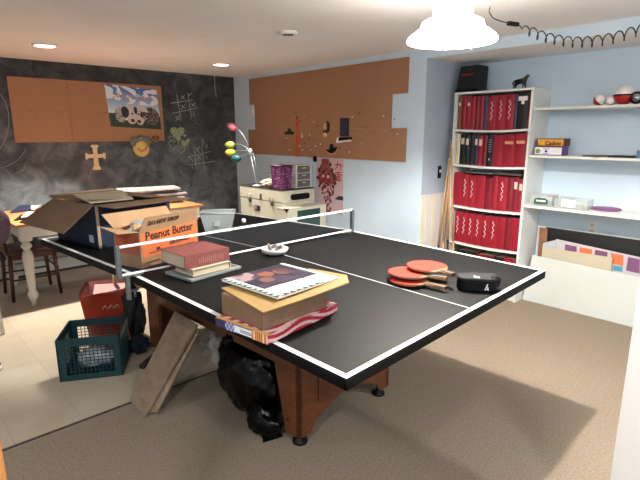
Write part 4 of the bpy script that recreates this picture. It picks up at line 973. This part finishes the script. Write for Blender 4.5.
def shelf_books(px_bounds, py, z, specs, rowname, hts, tilt=0):
    ys = [at(px, py, 0, XF+.03).y for px in px_bounds]
    ys[0] = min(ys[0], Y1-.019); ys[-1] = max(ys[-1], Y0+.019)
    for i, (kind, mark, desc) in enumerate(specs):
        ya, yb = ys[i]-.0008, ys[i+1]+.0008; ym = (ya+yb)/2; w_ = ya-yb; h = hts[i % len(hts)] if not isinstance(hts, float) else hts
        zf = z-.012*math.sin(PI*(max(min(ya, Y1), Y0)-Y0)/(Y1-Y0))*1.0+.0015
        zf = z+.0005 if False else z-.012*min(math.sin(PI*(ya-Y0)/(Y1-Y0)), math.sin(PI*(yb-Y0)/(Y1-Y0)))+.0008
        t = thing('book', desc, 'book', (XF+.03, ym, zf), 0, 'volumes in the white bookcase')
        m = BKM[kind]
        g = MB(); n = 6; ar = [(-.006*math.sin(PI*k/n), -w_/2+w_*k/n, 0) for k in range(n+1)]
        g.slab(ar+[(.012, w_/2, 0), (.012, -w_/2, 0)], (0, 0, h), m)
        g.bb((.0, -w_/2, 0), (.2, -w_/2+.003, h), m).bb((.0, w_/2-.003, 0), (.2, w_/2, h), m)
        g.build('cover', t)
        MB().bb((.012, -w_/2+.0032, .004), (.195, w_/2-.0032, h-.006), PG).build('pages', t)
        xs_ = -.0072
        if mark == 'script':
            pts = []; H0 = h*.30; H1 = h*.80
            for k in range(40):
                s = k/39; pts.append((xs_, .008*math.sin(s*20)*(1 if k % 2 else .8), H0+(H1-H0)*s))
            g = MB().tube(pts, .0024, WT, seg=5); g.tube([(xs_, -.005, H1+.004), (xs_, .006, H1+.012), (xs_, .008, H1-.004)], .0018, WT, seg=5); g.build('spine_script', t)
        elif mark == 'tan': MB().bb((xs_, -w_*.36, h*.70), (xs_+.004, w_*.36, h*.79), GT).build('spine_label', t)
        elif mark == 'pale': MB().bb((xs_, -w_*.30, h*.66), (xs_+.004, w_*.30, h*.86), PT).build('spine_label', t)
        elif mark == 'T': MB().bb((xs_, -w_*.40, h*.80), (xs_+.004, w_*.42, h*.92), WT).bb((xs_, -w_*.14, h*.70), (xs_+.004, w_*.14, h*.80), WT).build('spine_label', t)
        elif mark == 'emblem': MB().lathe([(0, 0), (.012, 0), (.012, .002), (0, .003)], PT, (xs_+.002, 0, h*.76), 14, rot=(0, -PI/2, 0), sx=1.5).build('emblem', t)
        elif mark == 'dots':
            g = MB()
            for k in range(6): g.bb((xs_, -w_*.25, h*(.45+k*.075)), (xs_+.004, w_*.25, h*(.48+k*.075)), mat('grey_spine_print', '7d828c', .6))
            g.bb((xs_, -.006, h*.2), (xs_+.004, .006, h*.25), WT); g.build('spine_print', t)
f = lambda v, s=7.11, o=445: o+v/s
shelf_books([f(v) for v in (68, 118, 150, 186, 215, 245, 275, 304, 365, 430, 492, 512, 590, 625)], 112, 1.482, [
 ('brown', 'emblem', 'brown volume at the left end of the top bookcase shelf'),
 ('red', None, 'plain red volume next to the brown one on the top shelf'),
 ('red', 'emblem', 'red volume with a pale emblem on the top bookcase shelf'),
 ('red', None, 'plain red volume right of the pale emblem volume'),
 ('dred', None, 'dark red thin volume, top shelf, second left of the slate one'),
 ('red', None, 'red volume just left of the slate spine, top shelf'),
 ('slate', None, 'slate blue volume between red volumes on the top shelf'),
 ('red', 'script', 'left of three red volumes with white script, top shelf'),
 ('red', 'script', 'middle of three red volumes with white script, top shelf'),
 ('red', 'script', 'right of three red volumes with white script, top shelf'),
 ('slate', None, 'thin slate volume left of the black one, top shelf'),
 ('black', 'T', 'thick black volume with a white block on the top shelf'),
 ('dred', None, 'red volume at the right end of the top shelf')], 'top', [.288, .284, .289, .282])
shelf_books([f(v) for v in (60, 108, 145, 175, 208, 236, 270, 300, 344, 415, 497, 580)], 146, 1.172, [
 ('cream', None, 'cream volume at the left end of the second shelf'),
 ('black', 'pale', 'black volume with pale label beside the cream one'),
 ('teal', 'pale', 'dark green-black volume with pale label, second shelf'),
 ('black', None, 'plain black thin volume on the second shelf'),
 ('navy', 'pale', 'navy volume with cream label on the second shelf'),
 ('red', 'pale', 'red volume with tan label beside the navy one'),
 ('dred', None, 'dark red thin volume left of the printed black one'),
 ('black', 'dots', 'black volume with grey vertical print on the second shelf'),
 ('red', None, 'wide plain red volume right of the printed black one'),
 ('red', 'tan', 'red volume with orange label, left of the matching pair'),
 ('red', 'tan', 'red volume with orange label at the right end of the second shelf')], 'second', [.27, .272, .268])
f2 = lambda v: 435+v/4.8
shelf_books([f2(v) for v in (88, 128, 160, 196, 240, 275, 300, 348, 375, 400, 424)], 190, .792, [
 ('red', None, 'plain red volume at the left end of the third shelf'),
 ('red', 'script', 'first red volume with white script on the third shelf'),
 ('red', 'script', 'second red volume with white script on the third shelf'),
 ('red', None, 'plain red volume right of the two scripted ones, third shelf'),
 ('dred', None, 'dark red volume in the middle of the third shelf'),
 ('red', None, 'plain red volume left of the lone scripted one, third shelf'),
 ('red', 'script', 'lone red volume with white script, right half of third shelf'),
 ('dred', None, 'dark red thin volume right of the lone scripted one'),
 ('dred', 'pale', 'dark red volume with white tag, third shelf'),
 ('red', 'pale', 'red volume with white tag at the right end of the third shelf')], 'third', [.300, .295, .29, .295, .28])
shelf_books([f2(v) for v in (92, 122, 152, 184, 222, 258, 300, 335, 362, 412)], 232, .45, [
 ('red', 'script', 'first scripted red volume from the left, fourth shelf'),
 ('red', 'script', 'second scripted red volume from the left, fourth shelf'),
 ('red', 'script', 'third scripted red volume from the left, fourth shelf'),
 ('red', 'script', 'fourth scripted red volume from the left, fourth shelf'),
 ('red', 'script', 'fifth scripted red volume from the left, fourth shelf'),
 ('red', 'script', 'sixth scripted red volume from the left, fourth shelf'),
 ('red', None, 'plain red volume right of the scripted row, fourth shelf'),
 ('dred', None, 'thin dark red volume, second from right on fourth shelf'),
 ('red', None, 'plain red volume at the right end of the fourth shelf')], 'fourth', [.285])
shelf_books([f2(v) for v in (100, 200, 280, 330, 402)], 262, .075, [
 ('black', None, 'black volume at the left of the lowest bookcase shelf'),
 ('dred', None, 'dark red volume second from the left on the lowest shelf'),
 ('black', None, 'black volume third from the left on the lowest shelf'),
 ('red', None, 'red volume at the right end of the lowest shelf')], 'lowest', [.30])
# papers lying on third-shelf books
tag(MB().bb((XF+.045, 1.84, 1.094), (XF+.2, 2.08, 1.112), mat('dark_grey_folder', '4a4444', .7, .2, 40)).build('folder'), 'dark grey folder lying on the third-shelf volumes at right', 'folder')
tag(MB().bb((XF+.045, 2.10, 1.094), (XF+.2, 2.36, 1.104), mat('slate_folder', '5d6672', .7)).build('folder'), 'slate grey folder lying on the third-shelf volumes at left', 'folder')
# on top of the bookcase
t = thing('carry_case', 'black case with small red lettering on top of the bookcase', 'case', (XF+.15, 2.415, 1.802)); t.scale = (1, .82, .93)
MB().bb((-.10, -.145, 0), (.10, .145, .03), BLACKP).build('base', t, .01)
MB().slab([(-.09, -.125, .031), (-.09, .125, .031), (-.08, .105, .225), (-.07, .10, .245), (-.07, -.11, .25), (-.08, -.12, .235)], (.17, 0, 0), mat('black_case_cloth', '17181d', .6, .1, 50)).build('body', t, .008)
g = MB(); rm = mat('red_print', 'a8202a', .5)
for k in range(8): g.box((-.0855, .062-k*.0178, .165), (.004, .011, .016-.003*(k % 2)), rm)
g.build('red_print', t)
# horse
t = thing('horse_figurine', 'small black horse figurine standing on the bookcase', 'figurine', (XF+.10, 1.945, 1.803), R(-90)); t.scale = (1.05, 1.3, 1.02)
HB = mat('glossy_black', '0a0a0b', .35)
def skinned(name, verts, edges, radii, parent, m):
    me = bpy.data.meshes.new(name); me.from_pydata(verts, edges, []); o = bpy.data.objects.new(name, me); COL.objects.link(o)
    o.modifiers.new('skin', 'SKIN'); 
    for i, r in enumerate(radii): me.skin_vertices[0].data[i].radius = (r, r)
    me.skin_vertices[0].data[0].use_root = True
    s = o.modifiers.new('sub', 'SUBSURF'); s.levels = 1; s.render_levels = 1
    dg = bpy.context.evaluated_depsgraph_get(); m2 = bpy.data.meshes.new_from_object(o.evaluated_get(dg)); bpy.data.objects.remove(o)
    m2.materials.clear(); m2.materials.append(m); m2.name = name
    for p in m2.polygons: p.use_smooth = True
    o = bpy.data.objects.new(name, m2); COL.objects.link(o); o.parent = parent; return o
V_ = [(0, 0, .062), (.03, 0, .064), (-.03, 0, .064), (.045, 0, .085), (.055, 0, .103), (.072, 0, .096),
      (.032, .009, .04), (.042, .009, .022), (.036, .009, .004), (.032, -.009, .042), (.03, -.009, .022), (.03, -.009, .004),
      (-.032, .009, .042), (-.042, .009, .024), (-.036, .009, .004), (-.032, -.009, .04), (-.046, -.009, .022), (-.046, -.009, .004),
      (-.045, 0, .07), (-.058, 0, .055), (-.062, 0, .035)]
E_ = [(0, 1), (0, 2), (1, 3), (3, 4), (4, 5), (1, 6), (6, 7), (7, 8), (1, 9), (9, 10), (10, 11), (2, 12), (12, 13), (13, 14), (2, 15), (15, 16), (16, 17), (2, 18), (18, 19), (19, 20)]
skinned('body', V_, E_, [.018, .019, .019, .015, .012, .008]+[.010, .0055, .0055]*4+[.005, .006, .005], t, HB)
MB().slab([(.036, 0, .085), (.048, 0, .108), (.056, 0, .115), (.052, 0, .104), (.044, 0, .086)], (0, .003, 0), HB).build('mane', t)
# ------------------------------------------------------------------ alcove shelves
SB = mat('shelf_white', 'dfddd4', .5, .03, 10)
for z, lb in ((1.645, 'highest'), (1.272, 'middle'), (.862, 'lowest and deepest')):
    tag(MB().bb((XF+(.03 if z > 1.3 else 0), -.2, z-.018), (XB-.001, Y0-.004, z), SB).build('wall_shelf', None, .001), lb+' of the three white alcove shelves right of the bookcase', 'shelf', 'white shelves in the alcove')
z1, z2, z3 = 1.6455, 1.2725, .8625
# balls on the highest shelf
BRD = mat('ball_red', 'a81f26', .35); BWH = mat('ball_cream', 'e8e0dc', .35)
def ball(y, r, label, ax_rot, band=False, x=XF+.12):
    t = thing('ball', label, 'ball', (x, y, z1+r), 0)
    t.rotation_euler = ax_rot; n = 8
    up_ = [(r*math.cos(PI/2*k/n), r*math.sin(PI/2*k/n)) for k in range(n+1)]
    MB().lathe(up_, BWH, seg=24).build('upper_half', t); MB().lathe([(a, -b_) for a, b_ in up_], BRD, seg=24).build('lower_half', t)
    if band:
        MB().lathe([(r+.001, -.006), (r+.003, 0), (r+.001, .006), (r-.004, .006), (r-.004, -.006), (r+.001, -.006)], BLACKP, seg=24).build('band', t)
yb = lambda px, py=98: at(px, py, 0, XF+.12).y
ball(yb(599.5), .040, 'small red and cream ball, leftmost on the highest shelf', (R(50), R(-15), 0))
ball(yb(611), .034, 'small mostly cream ball between the other red and cream balls', (0, R(-70), 0))
ball(yb(624), .068, 'large cream and red ball with black band on the highest shelf', (0, 0, 0), True)
t = thing('clock', 'small round black and chrome item right of the large ball', 'clock', (XF+.12, yb(638), z1))
MB().lathe([(0, 0), (.04, 0), (.043, .01), (.043, .03), (.03, .034), (0, .03)], BLACKP, (-.01, 0, .045), 24, rot=(0, -PI/2, 0)).build('case', t)
MB().lathe([(0, 0), (.028, 0), (.028, .003), (0, .004)], mat('chrome_face', '9aa0a6', .2, metal=.8), (-.044, 0, .045), 20, rot=(0, -PI/2, 0)).build('face', t)
# games
def game(label, y0_, y1_, z, h, front, sidec, txt, tcol, tsz, dx=.0, extras=()):
    t = thing('board_game', label, 'board game', (XF+.07+dx, (y0_+y1_)/2, z)); w_ = abs(y1_-y0_)
    MB().bb((0, -w_/2, 0), (.12, w_/2, h), sidec).build('box', t, .0015)
    MB().bb((-.0012, -w_/2+.006, .006), (-.0002, w_/2-.006, h-.006), front).build('front_label', t)
    return t, w_
ya, ybb = yb(539, 146), yb(566, 146)
t, w_ = game('white and purple board game box, lower of the two stacked games', yb(536.5, 155), yb(564.5, 155), z2, .068, mat('game_white', 'ebe8ea', .6), mat('game_purple', '6c4a86', .6), '', None, 0)
MB().lathe([(0, 0), (.02, 0), (.02, .001), (0, .001)], mat('game_green', '7f9a4c', .6), (-.0012, w_*.36, .03), 10, rot=(0, -PI/2, 0)).build('green_badge', t)
MB().lathe([(0, 0), (.011, 0), (.011, .001), (0, .001)], mat('game_blue', '4a3f9a', .6), (-.0012, .015, .031), 14, rot=(0, -PI/2, 0)).build('blue_badge', t)
MB().bb((-.0022, -.01, .048), (-.0012, .04, .052), MATS['game_blue']).bb((-.0022, -.01, .010), (-.0012, .04, .014), MATS['game_blue']).build('print_bar', t)
t, w_ = game('orange and yellow board game box, upper of the two stacked games', ya, ybb, z2+.0695, .062, mat('game_orange', 'dd9a3c', .6, .12, 12), mat('game_dark_edge', '5c3222', .6), '', None, 0, .01)
text('lettering', 'Cadoo', .045, mat('game_brown', '4a2410', .6), t, (-.0012, -.02, .024), (0, -1, 0), (0, 0, 1))
MB().lathe([(0, 0), (.018, 0), (.018, .001), (0, .001)], mat('game_yellow', 'e0b83a', .6), (-.0012, w_*.33, .027), 12, rot=(0, -PI/2, 0)).build('yellow_badge', t)
# flat things, middle shelf
yy = lambda px, py=157: at(px, py, 0, XF+.06).y
g = tag(MB().slab([(XF-.03, yy(600), z2+.001), (XF+.06, yy(582), z2+.001), (XF+.18, yy(588), z2+.001), (XF+.18, yy(606), z2+.001)], (0, 0, .010), mat('grey_brown_magazine', '6a5f5a', .6, .2, 20)).build('magazine'), 'grey brown magazine overhanging the middle alcove shelf', 'magazine')
tag(MB().bb((XF+.03, yy(634), z2+.001), (XF+.2, yy(609), z2+.013), BLACKP).build('binder', None, .002), 'flat black binder on the middle alcove shelf', 'binder')
tag(MB().bb((XF+.05, yy(652), z2+.001), (XF+.16, yy(636.5), z2+.055), mat('blue_tin', '56708e', .5, .1, 12)).build('blue_box', None, .003), 'blue box cut by the right edge on the middle shelf', 'box')
# lowest shelf: two clear boxes and purple disc
CLR = mat('clear_box_plastic', 'c8ccc6', .15, alpha=.28, spec=.6)
y3 = lambda px, py=200: at(px, py, 0, XF+.06).y
for (pa, pb_, hh, nm, lb) in ((531.5, 553, .085, 'food_container', 'clear plastic container with dark green label on the lowest shelf'), (555.5, 589, .075, 'clear_box', 'clear plastic box with a white card inside on the lowest shelf')):
    a, b_ = y3(pa), y3(pb_); w_ = a-b_; t = thing(nm, lb, 'container', (XF+.04, (a+b_)/2, z3+.0005))
    g = MB(); e_ = .002
    g.bb((0, -w_/2, 0), (.13, w_/2, .003), CLR).bb((0, -w_/2, .003), (e_, w_/2, hh), CLR).bb((.13-e_, -w_/2, .003), (.13, w_/2, hh), CLR).bb((e_, -w_/2, .003), (.13-e_, -w_/2+e_, hh), CLR).bb((e_, w_/2-e_, .003), (.13-e_, w_/2, hh), CLR)
    g.build('tub', t)
    MB().bb((-.003, -w_/2-.003, hh), (.133, w_/2+.003, hh+.006), CLR).build('lid', t, .002)
    if nm == 'food_container':
        MB().slab([(-.002, -w_*.32, .015), (-.002, w_*.32, .015), (-.002, w_*.32, .05), (-.002, w_*.15, .065), (-.002, -w_*.15, .065), (-.002, -w_*.32, .05)], (.0015, 0, 0), mat('dark_green_label', '27483c', .6)).build('label', t)
        MB().bb((-.003, -w_*.22, .035), (-.002, w_*.22, .048), WHITE).build('label_band', t)
        MB().box((.06, -w_*.3, hh-.01), (.05, .03, .014), mat('orange_bits', 'c98a4c', .7)).box((.06, .02, .02), (.08, w_*.7, .03), mat('grey_bits', '8e938e', .7, .3, 60)).build('contents', t)
    else:
        MB().bb((-.0025, -w_*.15, .012), (-.0005, w_*.28, hh-.006), WHITE).build('card', t)
        g = MB()
        for k in range(7): g.box((.02+.012*k, -w_*.4+w_*.8*((k*.37) % 1), .012+.02*((k*.61) % 1)), (.012, .014, .01), mat('black_bits', '2c2c30', .5), (k, k, k))
        g.build('contents', t)
p = at(607, 208, 2, z3+.01)
tag(MB().lathe([(0, .003), (.09, .003), (.102, 0), (.108, .004), (.104, .012), (.09, .014), (0, .014)], mat('purple_disc', '7d4278', .5, .06, 12), (min(p.x, XB-.12), p.y, z3+.0005), 36).build('flying_disc'), 'flat purple disc lying on the lowest alcove shelf', 'disc')
# ------------------------------------------------------------------ panels leaning under the shelf
def panel(name, label, cat, tl_, tr_, x, xb, m, zb=.003, th=.004, yl=None, yr=None, mid=()):
    a, b_ = at(*tl_, 0, x), at(*tr_, 0, x); pts = [Vector((xb, a.y if yl is None else yl, zb)), a]+[at(*q, 0, x) for q in mid]+[b_, Vector((xb, b_.y if yr is None else yr, zb))]
    return tag(MB().slab(pts, (th, 0, 0), m).build(name), label, cat, 'boards leaning under the alcove shelf')
PWH = mat('matt_white_board', 'c2c5bf', .7, .02, 6); PBE = mat('beige_board', 'b5ab93', .7, .03, 6)
panel('white_board', 'large blank white board in front of the other leaning boards', 'board', (532.6, 255), (640, 277.5), 4.105, 4.08, PWH, yl=1.772, yr=.90)
panel('beige_board', 'cream beige board with stepped end behind the big white board', 'board', (543, 247), (612.5, 257.6), 4.125, 4.105, PBE, yl=1.66, yr=1.10)
panel('white_board', 'white sheet with a rounded top just left of the coloured squares strip', 'board', (543, 243), (556, 240), 4.138, 4.125, mat('grey_white_card', 'aaaab0', .7), yl=1.66, yr=1.50)
# strip with coloured squares
xq = 4.155
a0, a1, a2_ = at(556, 239, 0, xq), at(648, 259, 0, xq), at(556, 262, 0, xq)
nrm_ = None
t = thing('colour_sheet', 'white sheet printed with purple and orange squares behind the beige board', 'poster')
MB().slab([(xq-.02, a0.y, .01), a0, a1, (xq-.02, a1.y, .01)], (.002, 0, 0), mat('sheet_pinkish_white', 'b5aeb0', .7)).build('sheet', t)
PU = mat('print_purple', '6d4468', .7, .08, 40); OR_ = mat('print_orange', 'd0693f', .7, .08, 40); BLp = mat('print_blue', '3f8aa6', .7)
for (q, m) in [([(205,112),(272,125),(272,160),(203,150)], PU), ([(290,128),(362,142),(362,172),(287,162)], OR_), ([(380,143),(452,158),(450,188),(376,175)], PU), ([(470,162),(545,177),(542,240),(480,225)], OR_), ([(490,234),(540,243),(538,272),(486,262)], BLp), ([(572,186),(640,200),(640,282),(560,264)], PU)]:
    pts = [at(530+x/5.82, 225+y/5.82, 0, xq-.0012) for x, y in q]
    for p_ in pts: p_.x = xq-.0012-.02*(1-min(1, p_.z/.55))
    MB().slab(pts, (-.001, 0, 0), m).build('colour_square', t)
panel('black_board', 'tall black board leaning at the back below the lowest shelf', 'board', (546, 227), (652, 242), 4.215, 4.19, mat('black_foam_board', '0c0c0e', .5, .3, 60), yl=1.63, yr=.85, th=.006)
panel('cardboard_sheet', 'narrow brown cardboard piece at the left end of the leaning boards', 'cardboard', (539.5, 227), (547.5, 228.5), 4.195, 4.17, mat('worn_cardboard', '7c553a', .85, .25, 20, bump=.2), yl=1.70, yr=1.62)
panel('foam_board', 'white board edge showing behind the tall black board', 'board', (538, 225.5), (652, 240.5), 4.235, 4.225, mat('foam_white', 'adadaa', .7), yl=1.72, yr=.84, th=.005)
# ------------------------------------------------------------------ cues and sticks in the gap
CU = mat('maple_cue', 'b98f62', .45, .08, 10, stretch=(1, 1, .2)); CD = mat('dark_cue_butt', '2e1a14', .4)
for i, (pb_, pt_, x, lb) in enumerate([((440, 252), (449, 160), 3.86, 'leftmost pool cue with dark butt leaning beside the bookcase'), ((445, 253), (451.5, 148), 3.90, 'second pool cue from the left leaning beside the bookcase'), ((450, 254), (450.5, 142), 3.925, 'third pool cue from the left beside the bookcase'), ((456, 254), (451.5, 146), 3.94, 'rightmost stick leaning across the bookcase edge')]):
    lo_, hi_ = at(*pb_, 0, x), at(*pt_, 0, x); d = (hi_-lo_).normalized(); k = (lo_.z-.006)/d.z; bot = lo_-d*k
    bot.y = min(bot.y, 2.54); hi_.y = min(hi_.y, 2.555)
    x_off = Vector((-.03-.012*i, 0, 0))
    bot = bot+Vector((-.06, 0, 0))
    # keep clear of the bookcase by leaning in front of its face
    if i == 3: hi_.x = XF-.012
    t = thing('pool_cue', lb, 'cue', (0, 0, 0), group='cues beside the bookcase')
    mid = bot.lerp(hi_, .34)
    MB().tube([mid, hi_], [.011, .006], CU).build('shaft', t); MB().tube([bot, mid], [.014, .0112], CD if i in (0, 2) else CU).build('butt', t)
    MB().tube([hi_, hi_+d*.012], [.006, .005], WHITE).build('tip', t)
